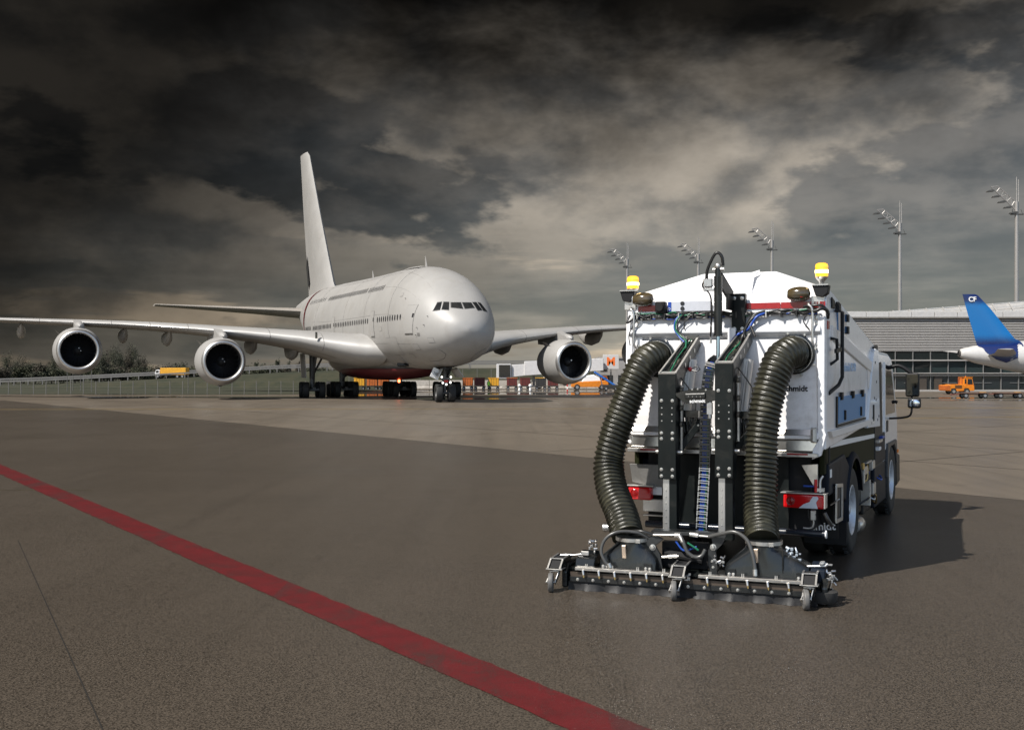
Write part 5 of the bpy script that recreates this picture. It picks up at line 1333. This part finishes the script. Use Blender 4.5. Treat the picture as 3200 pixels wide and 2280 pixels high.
for (x0, x1) in ((.75, 1.26), (-1.26, -.92)):
    MB().box(((x0+x1)/2, .02, 1.085), (x1-x0+.04, .16, .015)).build('light_hood', alu, trk, bevel=.003)
    MB().box((x1-.0 if x0 > 0 else x0, .02, 1.0), (.015, .16, .18)).build('light_hood', alu, trk)
    tl_ = MB().box(((x0+x1)/2, .0, .985), (x1-x0-.02, .10, .17)).build('tail_light', red_lens, trk, bevel=.022, seg=3)
    cx_ = x0+.10; MB().lathe([(.0015, .006), (.03, .005), (.04, 0), (.05, .003), (.055, 0)], (cx_, -.052, .985), (0, -1, 0), 18).build('lamp_ring', mat('red_dark', (.22, .004, .004), .2), tl_, smooth=40)
    if x0 > 0:
        MB().prism([(x0+.20, .905), (x0+.26, .955), (x0+.33, .985), (x0+.37, 1.05), (x0+.42, 1.055), (x0+.44, 1.03), (x0+.41, .98), (x0+.43, .905)], 'y', -.062, -.052).build('reversing_lens', clear_lens, tl_, bevel=.003)
# little pipework right
for p, m_, rr_ in (([(1.0, .0, 1.17), (1.12, .0, 1.17), (1.16, 0, 1.18)], hose_blue, .012), ([(1.15, -.02, 1.1), (1.15, -.02, 1.26)], red_lens, .02), ([(1.20, -.02, 1.1), (1.20, 0, 1.24), (1.23, .02, 1.3)], alu, .015), ([(1.06, -.02, .88), (1.07, -.02, .78), (1.12, -.02, .74), (1.15, -.02, .84)], hose_black, .008), ([(1.12, -.02, .86), (1.12, -.02, .70), (1.08, -.02, .66), (1.0, -.02, .66)], alu, .012), ([(1.26, -.05, .86), (1.30, -.05, .78), (1.34, 0, .70)], hose_black, .025)):
    MB().tube(p, rr_, 8, sub=4).build('pipe', m_, trk, smooth=50)
MB().box((1.12, -.02, .82), (.06, .05, .12)).box((1.20, .0, 1.13), (.10, .06, .05)).build('air_coupling', alu, trk, bevel=.006)
# --- wheels
tp = [(.30, -.13), (.44, -.155), (.50, -.155), (.535, -.14), (.552, -.11), (.557, 0), (.552, .11), (.535, .14), (.50, .155), (.44, .155), (.30, .13)]
rp = [(.02, .02), (.10, .02), (.13, .05), (.15, .02), (.22, .0), (.265, .03), (.285, .10), (.30, .125), (.315, .14), (.325, .135), (.31, .10), (.30, -.1)]
def truck_wheel(y, sx_, w=1.0, dual=False):
    x = sx_*(1.085 if not dual else 1.085)
    ty = MB().lathe([(r_, h_*1.0) for r_, h_ in tp], (0, 0, 0), (sx_, 0, 0), 40).build('wheel', rubber, trk, smooth=40, loc=(x, y, .61))
    ty.scale = (1, 1.095, 1.095)
    gr = MB()
    for k in range(40):
        q = 2*math.pi*k/40
        for xx in (-.09, .09): gr.box((xx, .553*math.cos(q), .553*math.sin(q)), (.05, .045, .018), Euler((q-math.pi/2+math.pi/2, 0, 0)).to_matrix())
    gr.build('tread', rubber, ty)
    MB().lathe([(r_, h_*1.0+.005) for r_, h_ in rp], (0, 0, 0), (sx_, 0, 0), 36).build('rim', rim_paint, ty, smooth=35)
    for k in range(10):
        q = 2*math.pi*k/10; MB().cyl((sx_*.02, .175*math.cos(q), .175*math.sin(q)), (sx_*.05, .175*math.cos(q), .175*math.sin(q)), .013, n=6).build('wheel_nut', zinc, ty)
    MB().lathe([(.001, .12), (.05, .115), (.075, .08), (.08, .02)], (0, 0, 0), (sx_, 0, 0), 18).build('hub_cap', rim_paint, ty, smooth=40)
    if dual: MB().lathe(tp, (-sx_*.34, 0, 0), (sx_, 0, 0), 32).build('inner_tyre', rubber, ty, smooth=40)
for sx_ in (1, -1):
    truck_wheel(2.45, sx_, dual=True); truck_wheel(7.25, sx_)
MB().cyl((-1, 2.45, .56), (1, 2.45, .56), .12, n=12).ball((0, 2.45, .56), .26, 14, 10).build('rear_axle', black_metal, trk, smooth=40)
MB().cyl((-1, 7.25, .56), (1, 7.25, .56), .09, n=10).build('front_axle', black_metal, trk, smooth=40)
# --- mudguards, mud flaps
fend = mat('fender_black', (.007, .011, .019), .5, var=.15, dirt=(.03, .029, .026), dscale=4, damt=.2, spec=.12)
for sx_ in (1, -1):
    def arch(yc, zc, r, a0, a1, x0, x1, nm, m_):
        mb = MB(); n_ = 22; rings = []
        for k in range(n_+1):
            q = rad(a0+(a1-a0)*k/n_); cy_, cz_ = math.cos(q), math.sin(q)
            ring = [(x0, yc+r*cy_, zc+r*cz_), (x1-.05, yc+(r+.02)*cy_, zc+(r+.02)*cz_), (x1, yc+(r-.03)*cy_, zc+(r-.03)*cz_), (x1-.005, yc+(r-.08)*cy_, zc+(r-.08)*cz_), (x1-.03, yc+(r-.05)*cy_, zc+(r-.05)*cz_), (x0, yc+(r-.02)*cy_, zc+(r-.02)*cz_)]
            rings.append([(sx_*p[0], p[1], p[2]) for p in ring])
        return mb.loft(rings).build(nm, m_, trk, smooth=50)
    arch(2.45, .68, .74, 12, 192, .68, 1.285, 'mudguard', fend)
    MB().add([(sx_*.70, 1.74, .62), (sx_*1.26, 1.74, .62), (sx_*1.26, 1.70, .22), (sx_*.70, 1.70, .22)], [(0, 1, 2, 3)]).build('mud_flap', black_plastic, trk).modifiers.new('s', 'SOLIDIFY').thickness = .015
    MB().add([(sx_*.78, .93, 1.02), (sx_*1.27, .93, 1.02), (sx_*1.27, .90, .42), (sx_*.78, .90, .42)], [(0, 1, 2, 3)]).build('mud_flap', black_plastic, trk).modifiers.new('s', 'SOLIDIFY').thickness = .015
    # sloping rear quarter of the mudguard
    MB().prism([(.30, 1.42), (.30, 1.02), (.95, 1.02), (1.80, .78), (1.86, 1.05), (2.1, 1.24), (1.6, 1.46)], 'x', sx_*.70, sx_*1.255).build('quarter_panel', fend, trk, bevel=.03, seg=2)
text('flap_lettering', 'schmidt', .14, letter_white, trk, frame4((1.02, .882, .56), (1, 0, .08), (0, .03, 1)), bold=.003)
fr_ = [(1.295, .62, 1.13), (1.295, 1.10, 1.09), (1.295, 1.08, .66), (1.295, .60, .68), (1.295, .62, 1.13)]
MB().beam(fr_[0], fr_[1], .02, .045).beam(fr_[1], fr_[2], .02, .03).beam(fr_[2], fr_[3], .02, .045).beam(fr_[3], fr_[0], .02, .03).build('side_frame', alu, trk)
MB().box((1.262, .86, .89), (.03, .42, .40)).build('side_box', black_plastic, trk)
MB().tube([(1.28, .28, .92), (1.36, .24, .98), (1.38, .28, 1.0), (1.30, .32, .94), (1.28, .28, .92)], .008, 6).build('wire_loop', alu, trk)
MB().box((1.262, .40, 1.30), (.01, .10, .10)).build('reflector', white_plain, trk)
MB().box((1.262, .28, 1.55), (.012, .07, .26)).build('hand_slot', black_deep, trk)
# --- flank details (right and left)
for sx_ in (1, -1):
    def S(poly, x0, x1, nm, m_, bev=.0, par=trk): return MB().prism(poly, 'x', sx_*x0, sx_*x1).build(nm, m_, par, bevel=bev)
    S([(.34, 3.14), (.34, 2.98), (4.45, 2.50), (4.52, 2.66)], 1.26, 1.30, 'side_crease', mat('crease_beige', (.74, .70, .66), .4), .008)
    S([(3.6, 2.62), (4.42, 2.52), (4.2, 2.30), (3.75, 2.30)], 1.26, 1.285, 'crease_foot', mat('crease_beige', (.74, .70, .66), .4), .004)
    S([(.84, 2.24), (3.36, 2.24), (3.30, 1.90), (.80, 1.90)], 1.26, 1.292, 'side_hatch', mat('hatch_blue', (.10, .24, .44), .45, spec=.2), .006)
    S([(.72, 2.25), (.80, 2.25), (.78, 1.86), (.70, 1.86)], 1.26, 1.29, 'hatch_seal', black_plastic)
    S([(.72, 1.885), (3.4, 1.885), (3.4, 1.855), (.72, 1.855)], 1.26, 1.291, 'hatch_seal', black_plastic)
    for y in (1.0, 2.0, 2.95): S([(y-.06, 2.30), (y+.06, 2.30), (y+.05, 2.20), (y-.05, 2.20)], 1.28, 1.32, 'hinge', black_plastic, .004)
    for y in (1.3, 2.8): S([(y-.03, 2.06), (y+.03, 2.06), (y+.03, 1.93), (y-.03, 1.93)], 1.285, 1.315, 'hatch_latch', black_plastic, .006)
    S([(.10, 1.84), (4.2, 1.84), (4.2, 1.75), (.25, 1.75)], 1.20, 1.315, 'side_ledge', mat('crease_beige', (.74, .70, .66), .4), .008)
    S([(.15, 1.75), (4.85, 1.75), (4.85, 1.06), (3.1, 1.06), (2.5, 1.36), (1.6, 1.40), (.9, 1.30), (.15, 1.30)], 1.16, 1.225, 'side_skirt', olive_panel, .01)
    S([(.30, 1.69), (.30, 1.615), (4.82, 1.50), (4.82, 1.56)], 1.222, 1.234, 'white_band', white_plain)
    S([(3.45, 1.72), (4.15, 2.86), (4.35, 2.92), (4.72, 2.90), (4.92, 1.68)], 1.255, 1.31, 'front_pillar', mat('pillar_white', (.70, .74, .78), .3, coat=.3), .008)
    for (y, z) in ((4.3, 2.7), (4.45, 2.4), (4.2, 2.15), (4.4, 2.12), (4.0, 1.85), (4.6, 1.8), (4.75, 1.85), (3.85, 1.78)): MB().cyl((sx_*1.31, y, z), (sx_*1.316, y, z), .022, n=8).build('rivet', black_plastic, trk)
    S([(4.02, 2.05), (4.16, 2.05), (4.16, 1.80), (4.02, 1.80)], 1.305, 1.318, 'pillar_slot', black_deep)
    S([(4.35, 2.94), (4.80, 2.98), (4.86, 2.62), (4.45, 2.62)], 1.20, 1.29, 'pillar_cap', black_plastic, .01)
    # grab rail
    MB().tube([(sx_*1.275, .62, 3.34), (sx_*1.36, .66, 3.32), (sx_*1.36, .66, 2.50), (sx_*1.34, .50, 2.40), (sx_*1.27, .18, 2.30)], .024, 8).build('grab_rail', black_plastic, trk, smooth=40)
    MB().tube([(sx_*1.275, .30, 2.98), (sx_*1.34, .36, 2.97), (sx_*1.34, .40, 2.72), (sx_*1.275, .30, 2.66)], .02, 8).beam((sx_*1.35, .20, 2.82), (sx_*1.35, .74, 2.86), .03, .05).build('latch_handle', black_plastic, trk, smooth=40)
    S([(.80, 3.42), (1.55, 3.34), (1.55, 3.08), (.85, 3.10)], 1.262, 1.285, 'blue_window', mat('window_blue', (.05, .16, .34), .12, coat=.5), .008)
    for (y, z) in ((1.57, 3.28), (1.57, 3.12)): S([(y-.06, z+.05), (y+.06, z+.05), (y+.06, z-.05), (y-.06, z-.05)], 1.27, 1.31, 'hinge', black_plastic, .006)
    S([(.40, 3.50), (.62, 3.46), (.62, 3.36), (.40, 3.36)], 1.262, 1.28, 'side_lamp', black_plastic, .006)
    S([(.75, 3.46), (.92, 3.44), (.92, 3.34), (.75, 3.34)], 1.262, 1.31, 'side_lamp', black_plastic, .01)
text('side_lettering', 'schmidt AS 990', .17, mat('letter_paleblue', (.36, .50, .68), .4), trk, frame4((1.279, 1.9, 2.62), (0, 1, 0), (0, 0, 1)))
# --- cab
cabw = mat('cab_white', (.76, .77, .78), .25, coat=.5, var=.02)
cab = MB().prism([(4.98, .95), (4.98, 2.70), (5.15, 2.84), (5.6, 2.90), (7.0, 2.88), (7.5, 2.80), (7.75, 2.60), (8.45, 1.70), (8.52, 1.0), (8.40, .62), (7.9, .60), (7.85, 1.05), (7.55, 1.22), (6.95, 1.22), (6.65, 1.05), (6.6, .80)], 'x', -1.2, 1.2).build('cab', cabw, trk, bevel=.05, seg=2)
MB().prism([(5.15, 2.86), (5.6, 2.90), (7.0, 2.88), (7.4, 2.82), (6.9, 2.98), (5.7, 3.0)], 'x', -1.0, 1.0).build('cab_roof', cabw, trk, bevel=.04, seg=2)
for sx_ in (1, -1):
    def S(poly, x0, x1, nm, m_, bev=.0, par=trk): return MB().prism(poly, 'x', sx_*x0, sx_*x1).build(nm, m_, par, bevel=bev)
    S([(5.02, 2.66), (5.9, 2.72), (6.1, 1.02), (5.02, 1.0)], 1.19, 1.215, 'cab_rear_panel', black_plastic, .006)
    S([(6.5, 2.68), (7.30, 2.64), (7.95, 1.95), (8.0, 1.80), (6.52, 1.80)], 1.19, 1.212, 'side_window', glass_dark)
    dd = S([(6.42, 1.76), (8.1, 1.72), (8.1, 1.28), (7.7, 1.26), (6.9, 1.26), (6.42, 1.20)], 1.19, 1.218, 'door', cabw, .01)
    S([(6.55, 1.70), (6.80, 1.70), (6.80, 1.50), (6.55, 1.50)], 1.216, 1.226, 'door_handle', black_plastic, .006, dd)
    S([(6.35, 2.72), (6.45, 2.72), (6.45, 1.2), (6.35, 1.2)], 1.19, 1.222, 'pillar_trim', cabw, .006)
    MB().cyl((sx_*1.21, 7.9, 2.0), (sx_*1.26, 7.9, 1.98), .03, n=8).build('door_grip', black_plastic, trk)
    arch_front = None
    S([(6.55, 1.30), (7.95, 1.30), (8.05, .85), (7.92, .85), (7.80, 1.10), (7.55, 1.22), (6.95, 1.22), (6.72, 1.10), (6.62, .70), (6.50, .70)], .75, 1.25, 'wheel_arch', mat('arch_grey', (.022, .025, .030), .45), .02)
    S([(7.95, 1.0), (8.55, 1.0), (8.6, .45), (7.98, .40)], .5, 1.235, 'bumper', black_plastic, .04)
    MB().box((sx_*1.25, 7.98, 1.08), (.05, .12, .06)).build('indicator', amber_plain, trk, bevel=.01)
    # mirrors
    MB().tube([(sx_*1.2, 7.0, 2.62), (sx_*1.38, 7.0, 2.66), (sx_*1.55, 7.0, 2.56), (sx_*1.60, 7.0, 2.50)], .035, 8, sub=4).build('mirror_arm', black_plastic, trk, smooth=50)
    MB().tube([(sx_*1.60, 7.0, 2.14), (sx_*1.60, 7.0, 2.02), (sx_*1.58, 7.0, 1.80), (sx_*1.45, 7.0, 1.74), (sx_*1.2, 7.0, 1.72)], .018, 8, sub=4).build('mirror_arm', black_plastic, trk, smooth=50)
    mi = MB().box((sx_*1.61, 7.0, 2.32), (.235, .10, .42)).build('mirror', black_plastic, trk, bevel=.035, seg=2)
    MB().box((sx_*1.61, 6.945, 2.32), (.19, .006, .37)).build('mirror_glass', mat('mirror_dark', (.10, .10, .09), .04, metal=1.), mi)
    m2_ = MB().box((sx_*1.64, 7.0, 2.0), (.22, .10, .18)).build('mirror', black_plastic, trk, bevel=.03, seg=2)
    MB().ball((sx_*1.64, 6.955, 2.0), (.095, .02, .075), 16, 8).build('mirror_glass', mirror_glass, m2_, smooth=60)
MB().add([(-1.1, 7.78, 2.60), (1.1, 7.78, 2.60), (1.12, 8.40, 1.80), (-1.12, 8.40, 1.80)], [(0, 1, 2, 3)]).build('windscreen', glass_dark, trk, loc=(0, .05, .04))
# --- equipment between the axles, right side
rq = random.Random(21)
for (y0, y1, z0, z1, x, m_, nm) in ((3.2, 4.0, .40, .98, 1.13, black_metal, 'equipment_box'), (4.1, 4.95, .34, 1.04, 1.15, black_plastic, 'fuel_tank'), (5.02, 6.55, .34, 1.02, 1.20, fend, 'side_fairing'), (5.04, 6.45, 1.02, 1.52, 1.21, fend, 'side_fairing')):
    for sx_ in (1, -1): MB().box((sx_*(x-.2), (y0+y1)/2, (z0+z1)/2), (.42, y1-y0, z1-z0)).build(nm, m_, trk, bevel=.03, seg=2)
for (y, z, sy, sz, m_) in ((3.5, 1.08, .34, .12, alu), (4.4, 1.10, .3, .13, alu), (3.35, 1.0, .1, .2, alu), (4.0, .7, .06, .4, alu), (4.5, .72, .3, .18, alu), (5.3, 1.42, .45, .05, alu), (5.2, 1.30, .25, .06, white_plain), (3.9, 1.18, .5, .03, zinc), (3.3, 1.16, .08, .10, brass), (5.7, 1.46, .3, .04, plate_blue)):
    MB().box((1.20, y, z), (.16, sy, sz)).build('fitting', m_, trk, bevel=.008)
for k in range(9):
    y = 3.2+rq.uniform(0, 2.4); z = rq.uniform(.5, 1.1)
    MB().tube([(1.12, y, z), (1.26, y+.1, z+rq.uniform(-.1, .1)), (1.24, y+.3, z+rq.uniform(-.2, .2)), (1.12, y+.5, z)], .014, 6, sub=5).build('pipe', [hose_black, hose_blue, steel, brass][k % 4], trk, smooth=50)
MB().lathe([(.001, -.2), (.10, -.19), (.13, -.12), (.13, .12), (.10, .19), (.001, .2)], (1.12, 3.55, .26), (0, 1, 0), 18).build('filter_drum', steel, trk, smooth=40)
MB().lathe([(.001, 0), (.16, 0), (.18, .03), (.05, .06)], (1.02, 4.4, .42), (0, 0, 1), 18).build('drum_lid', steel, trk, smooth=40)

# --- suction head trailing behind
head = MB().box((0, .16, .16), (2.95, .34, .16)).box((0, -.04, .12), (2.9, .06, .10)).build('suction_head', black_satin, trk, bevel=.012, loc=(-.013, -1.42, 0), rot=(0, 0, rad(5.0)))
head.scale = (.98, 1, 1)
HB = lambda: MB()
def funnel(bx0, bx1, nx0, nx1, zt, nm):
    zb = .24; zm = .42
    V = []
    ncx, nr_ = (nx0+nx1)/2, (nx1-nx0)/2; n_ = 24
    def sq(cx, hx, cy, hy, z, p):
        return [(cx+hx*math.copysign(abs(math.cos(q))**(2/p), math.cos(q)), cy+hy*math.copysign(abs(math.sin(q))**(2/p), math.sin(q)), z) for q in [2*math.pi*k/n_+math.pi/4 for k in range(n_)]]
    bc, bh = (bx0+bx1)/2, (bx1-bx0)/2
    rings = [sq(bc, bh*1.02, .16, .21, zb-.04, 14), sq(bc, bh, .16, .20, zb+.10, 14), sq(bc, bh*.97, .16, .19, zm-.02, 12), sq(ncx, nr_*1.12, .17, .20, zt-.06, 3), sq(ncx, nr_, .17, .20, zt-.02, 2), sq(ncx, nr_, .17, .20, zt+.05, 2)]
    f_ = MB().loft(rings).build(nm, black_satin, head, smooth=35)
    MB().lathe([(.207, -.02), (.214, -.02), (.214, .02), (.207, .02)], (ncx, .17, zt+.02), (0, 0, 1), 30).build('hose_clamp', zinc, head, smooth=30)
    MB().box((ncx+.11, -.052, zt+.02), (.06, .02, .045)).build('clamp_buckle', zinc, head, bevel=.004)
    MB().box((ncx-.06, -.045, zt-.11), (.05, .025, .16), Euler((rad(12), 0, 0)).to_matrix()).build('latch', mat('latch_beige', (.55, .44, .34), .4, metal=.4), head, bevel=.006)
    for x in (bx0+.08, bx1-.10):
        MB().box((x, -.055, zb+.06), (.10, .012, .09)).build('hinge_plate', black_satin, head, bevel=.003)
        for dx_ in (-.024, .024): bolt(head, (x+dx_, -.062, zb+.05), .75)
    return f_
funnel(-1.10, -.40, -.93, -.53, .58, 'suction_funnel')
funnel(.40, 1.36, .62, 1.02, .62, 'suction_funnel')
# deck plate over the head
MB().box((0, .14, .245), (2.98, .40, .02)).build('deck_plate', black_metal, head)
# spray bars, nozzles
for (x0, x1) in ((-1.36, -.22), (.12, 1.44)):
    MB().box(((x0+x1)/2, -.13, .275), (x1-x0, .10, .012)).box(((x0+x1)/2, -.18, .262), (x1-x0, .012, .035)).build('spray_bar', stainless, head, bevel=.003)
    for k in range(6):
        x = x0+.10+(x1-x0-.18)*k/5
        MB().cyl((x, -.185, .25), (x+.012, -.20, .195), .016, .014, 10).build('spray_nozzle', alu, head, smooth=40)
        MB().cyl((x+.012, -.20, .195), (x+.018, -.207, .165), .011, .007, 8).build('nozzle_tip', brass, head, smooth=40)
        MB().box((x-.06, -.186, .262), (.03, .012, .008)).build('clip', zinc, head)
    for k in range(4):
        x = x0+.12+(x1-x0-.2)*k/3; MB().box((x, -.135, .295), (.012, .012, .04)).box((x+.02, -.135, .295), (.012, .012, .04)).build('bar_clip', zinc, head)
MB().box((0, -.155, .135), (2.86, .02, .06)).build('bolt_rail', black_satin, head, bevel=.004)
for k in range(15): bolt(head, (-1.33+k*.19, -.167, .135), .78)
MB().box((0, -.13, .185), (2.86, .03, .06)).build('back_rail', mat('rail_brown', (.075, .058, .045), .4, metal=.4, var=.3), head)
# rubber skirt: wavy flap brushing the ground
fl_ = MB(); rings = []
for k in range(61):
    x = -1.45+2.9*k/60; w_ = .012*math.sin(k*.9)+.008*math.sin(k*2.3)
    rings.append([(x, -.14, .105), (x, -.15+w_, .05), (x, -.17+w_*2, .006), (x, -.15+w_*2, .006), (x, -.13+w_, .05), (x, -.12, .105)])
fl_.loft(rings).build('rubber_skirt', black_plastic, head, smooth=50)
MB().box((0, .05, .05), (2.8, .3, .08)).build('brush_strip', black_deep, head)
# side end plates
for x in (-1.50, 1.52):
    MB().prism([(-.16, .03), (-.16, .22), (-.05, .30), (.30, .32), (.36, .20), (.34, .03)], 'x', x-.035, x+.035).build('end_plate', black_satin, head, bevel=.02, seg=2)
MB().prism([(-.10, .16), (.30, .20), (.30, .12), (-.10, .09)], 'x', 1.557, 1.575).build('wear_strip', stainless, head, bevel=.008)
for y in (-.05, .2): bolt(head, (1.578, y, .14), 1.0, (0, 0, rad(90)))
MB().lathe([(.06, -.02), (.14, -.02), (.16, .02), (.16, .10), (.10, .12)], (1.50, -.02, .06), (0, 0, 1), 20).build('corner_roller', rubber, head, smooth=40)
# castors
for cx_ in (-1.58, -.10, 1.37):
    MB().lathe(tyre_mesh(.112, .062), (cx_-.03, -.34, .114), (1, .25, 0), 28).build('castor_tyre', mat('castor_grey', (.10, .098, .095), .55, var=.15, vscale=12, dirt=(.2, .18, .15), dscale=8, damt=.3), head, smooth=50)
    MB().lathe([(.001, -.03), (.05, -.03), (.065, -.02), (.065, .02), (.05, .03), (.001, .03)], (cx_-.03, -.34, .114), (1, .25, 0), 18).build('castor_hub', hub_m, head, smooth=40)
    fk = MB()
    for s_ in (-1, 1): fk.beam((cx_-.03+s_*.048, -.34+s_*.012, .10), (cx_+s_*.048, -.24, .235), .012, .075, up=(0, 1, 0))
    fk.box((cx_, -.25, .238), (.12, .12, .012)).cyl((cx_-.09, -.355, .114), (cx_+.03, -.325, .114), .014, n=8)
    fk.build('castor_fork', zinc, head, bevel=.003)
    MB().box((cx_, -.24, .262), (.20, .17, .012)).lathe([(.06, 0), (.06, .02)], (cx_, -.24, .243), (0, 0, 1), 16).build('castor_plate', zinc, head, bevel=.003)
    for dx_ in (-.08, .08): MB().cyl((cx_+dx_, -.30, .268), (cx_+dx_, -.30, .285), .014, n=6).build('plate_bolt', zinc, head)
    for s_ in (-1, 1): 
        MB().prism([(-.32, .268), (-.20, .362), (.12, .375), (.12, .268)], 'x', cx_+s_*.075-.007, cx_+s_*.075+.007).build('castor_cheek', black_satin, head, bevel=.002)
        MB().beam((cx_+s_*.075, -.325, .27), (cx_+s_*.075, -.20, .367), .020, .012).beam((cx_+s_*.075, -.20, .367), (cx_+s_*.075, .10, .38), .020, .012).build('cheek_edge', alu, head)
    MB().beam((cx_-.085, -.20, .372), (cx_+.085, -.20, .372), .02, .012).build('cheek_bar', alu, head)
    MB().prism([(-.30, .272), (-.185, .360), (.12, .370), (.12, .272)], 'x', cx_-.067, cx_+.067).build('castor_dark_fill', black_deep, head)  # black filler block: shade of the hollow bracket put into its colour
# central yoke joining head and masts
yk = MB().prism([(-.42, .66), (.22, .69), (.24, .60), (.19, .52), (.19, .36), (.22, .24), (.30, .22), (.30, .34), (.28, .52), (.36, .60), (.40, .70), (.30, .72), (.20, .73), (-.46, .70), (-.56, .56), (-.48, .44), (-.44, .22), (-.34, .22), (-.38, .44), (-.44, .54), (-.34, .62)], 'y', .07, .11).build('yoke_plate', mat('yoke_grey', (.035, .037, .038), .3, metal=.3, var=.2), head, bevel=.004)
for (x, z) in ((-.47, .52), (.25, .56)): bolt(head, (x, .068, z), 1.6)
for (x, z) in ((.24, .40), (.25, .33)): bolt(head, (x, .068, z), .7)
MB().box((-.08, .18, .705), (.82, .20, .025)).build('yoke_top', black_satin, head, bevel=.004)
MB().box((-.12, .30, .42), (.55, .12, .30)).cyl((-.35, .2, .45), (.1, .2, .38), .05, n=10).build('yoke_core', black_deep, head)
for (p0, p1, r_) in (((-.46, .05, .67), (-.20, .05, .68), .012), ((-.20, .04, .68), (-.14, .04, .68), .026), ((.02, .04, .69), (.22, .05, .68), .014), ((-.02, .04, .70), (.08, .04, .69), .028), ((-.34, -.02, .43), (-.14, -.02, .45), .016), ((-.26, -.02, .435), (-.16, -.02, .45), .026)):
    MB().cyl(p0, p1, r_, n=10).build('hydraulic_fitting', alu, head, smooth=40)
for (p, rr_, m_) in (([(-.52, .10, .62), (-.66, .02, .69), (-.86, -.06, .70), (-1.0, -.10, .62), (-1.05, -.13, .48), (-1.0, -.14, .36), (-.93, -.14, .29)], .020, hose_grey),
                     ([(.20, .05, .68), (.36, .0, .73), (.52, -.03, .76), (.66, -.06, .68), (.73, -.10, .52), (.76, -.13, .38), (.77, -.14, .29)], .022, hose_grey),
                     ([(-.13, .02, .68), (-.08, -.02, .60), (-.03, -.03, .50), (.06, -.03, .45), (.13, -.02, .47), (.17, .0, .54)], .022, hose_grey),
                     ([(-.44, .08, .66), (-.60, .06, .70), (-.72, .1, .69), (-.80, .15, .66)], .022, hose_black),
                     ([(.30, .05, .30), (.36, .0, .40), (.40, .02, .48)], .014, hose_black), ([(-.2, .1, .6), (-.1, .1, .5), (.05, .1, .55)], .012, hose_blue), ([(-.05, .05, .6), (.08, .05, .52)], .012, hose_green)):
    MB().tube(p, rr_, 10, sub=8).build('spray_hose', m_, head, smooth=60)
for (p0, p1) in (((-.14, .02, .68), (-.09, -.01, .61)), ((.765, -.14, .30), (.76, -.13, .37)), ((-.935, -.14, .29), (-.955, -.14, .34))): MB().cyl(p0, p1, .028, n=10).build('hose_ferrule', zinc, head, smooth=40)
# end cylinders and valve clusters on the head
def cluster(c, sd, m_, n_=16, sp_=.06):
    r_ = random.Random(sd); q = MB()
    for k in range(n_):
        p = Vector(c)+Vector((r_.uniform(-sp_, sp_), r_.uniform(-sp_, sp_)*.6, r_.uniform(-sp_, sp_)))
        if r_.random() < .5: q.box(p, (r_.uniform(.015, .05), r_.uniform(.02, .05), r_.uniform(.015, .04)))
        else: q.cyl(p, p+Vector((r_.uniform(-.05, .05), r_.uniform(-.02, .02), r_.uniform(-.04, .04))), r_.uniform(.008, .018), n=8)
    return q.build('valve_cluster', m_, head, bevel=.003)
pale = mat('valve_paleblue', (.50, .56, .62), .3, metal=.6, var=.2, vscale=30)
cluster((-1.22, .1, .50), 1, steel); cluster((1.16, .1, .52), 2, pale, 18, .07); cluster((1.52, .08, .40), 3, steel, 16, .06); cluster((.33, .0, .42), 4, steel, 10, .05); cluster((-.02, -.16, .24), 5, steel, 10, .04); cluster((1.58, .0, .30), 6, steel, 10, .05)
for (p0, p1, r_) in (((-1.62, .08, .36), (-1.48, .08, .37), .026), ((-1.48, .08, .37), (-1.28, .08, .40), .014), ((1.28, .06, .40), (1.52, .06, .42), .018), ((1.20, .06, .38), (1.30, .06, .40), .026)):
    MB().cyl(p0, p1, r_, n=12).build('end_cylinder', steel, head, smooth=40)
MB().prism([(-.05, .25), (-.02, .36), (.26, .42), (.30, .25)], 'x', -1.40, -1.16).build('end_housing', black_satin, head, bevel=.01)
MB().prism([(-.05, .25), (-.02, .38), (.26, .44), (.30, .25)], 'x', 1.36, 1.52).build('end_housing', fend, head, bevel=.01)
MB().box((-1.30, .04, .41), (.10, .02, .05)).build('housing_handle', alu, head, bevel=.006)
MB().cyl((1.06, -.03, .26), (1.06, -.03, .58), .012, n=8).build('support_rod', black_satin, head)
print('part5 ok', len(bpy.data.objects))
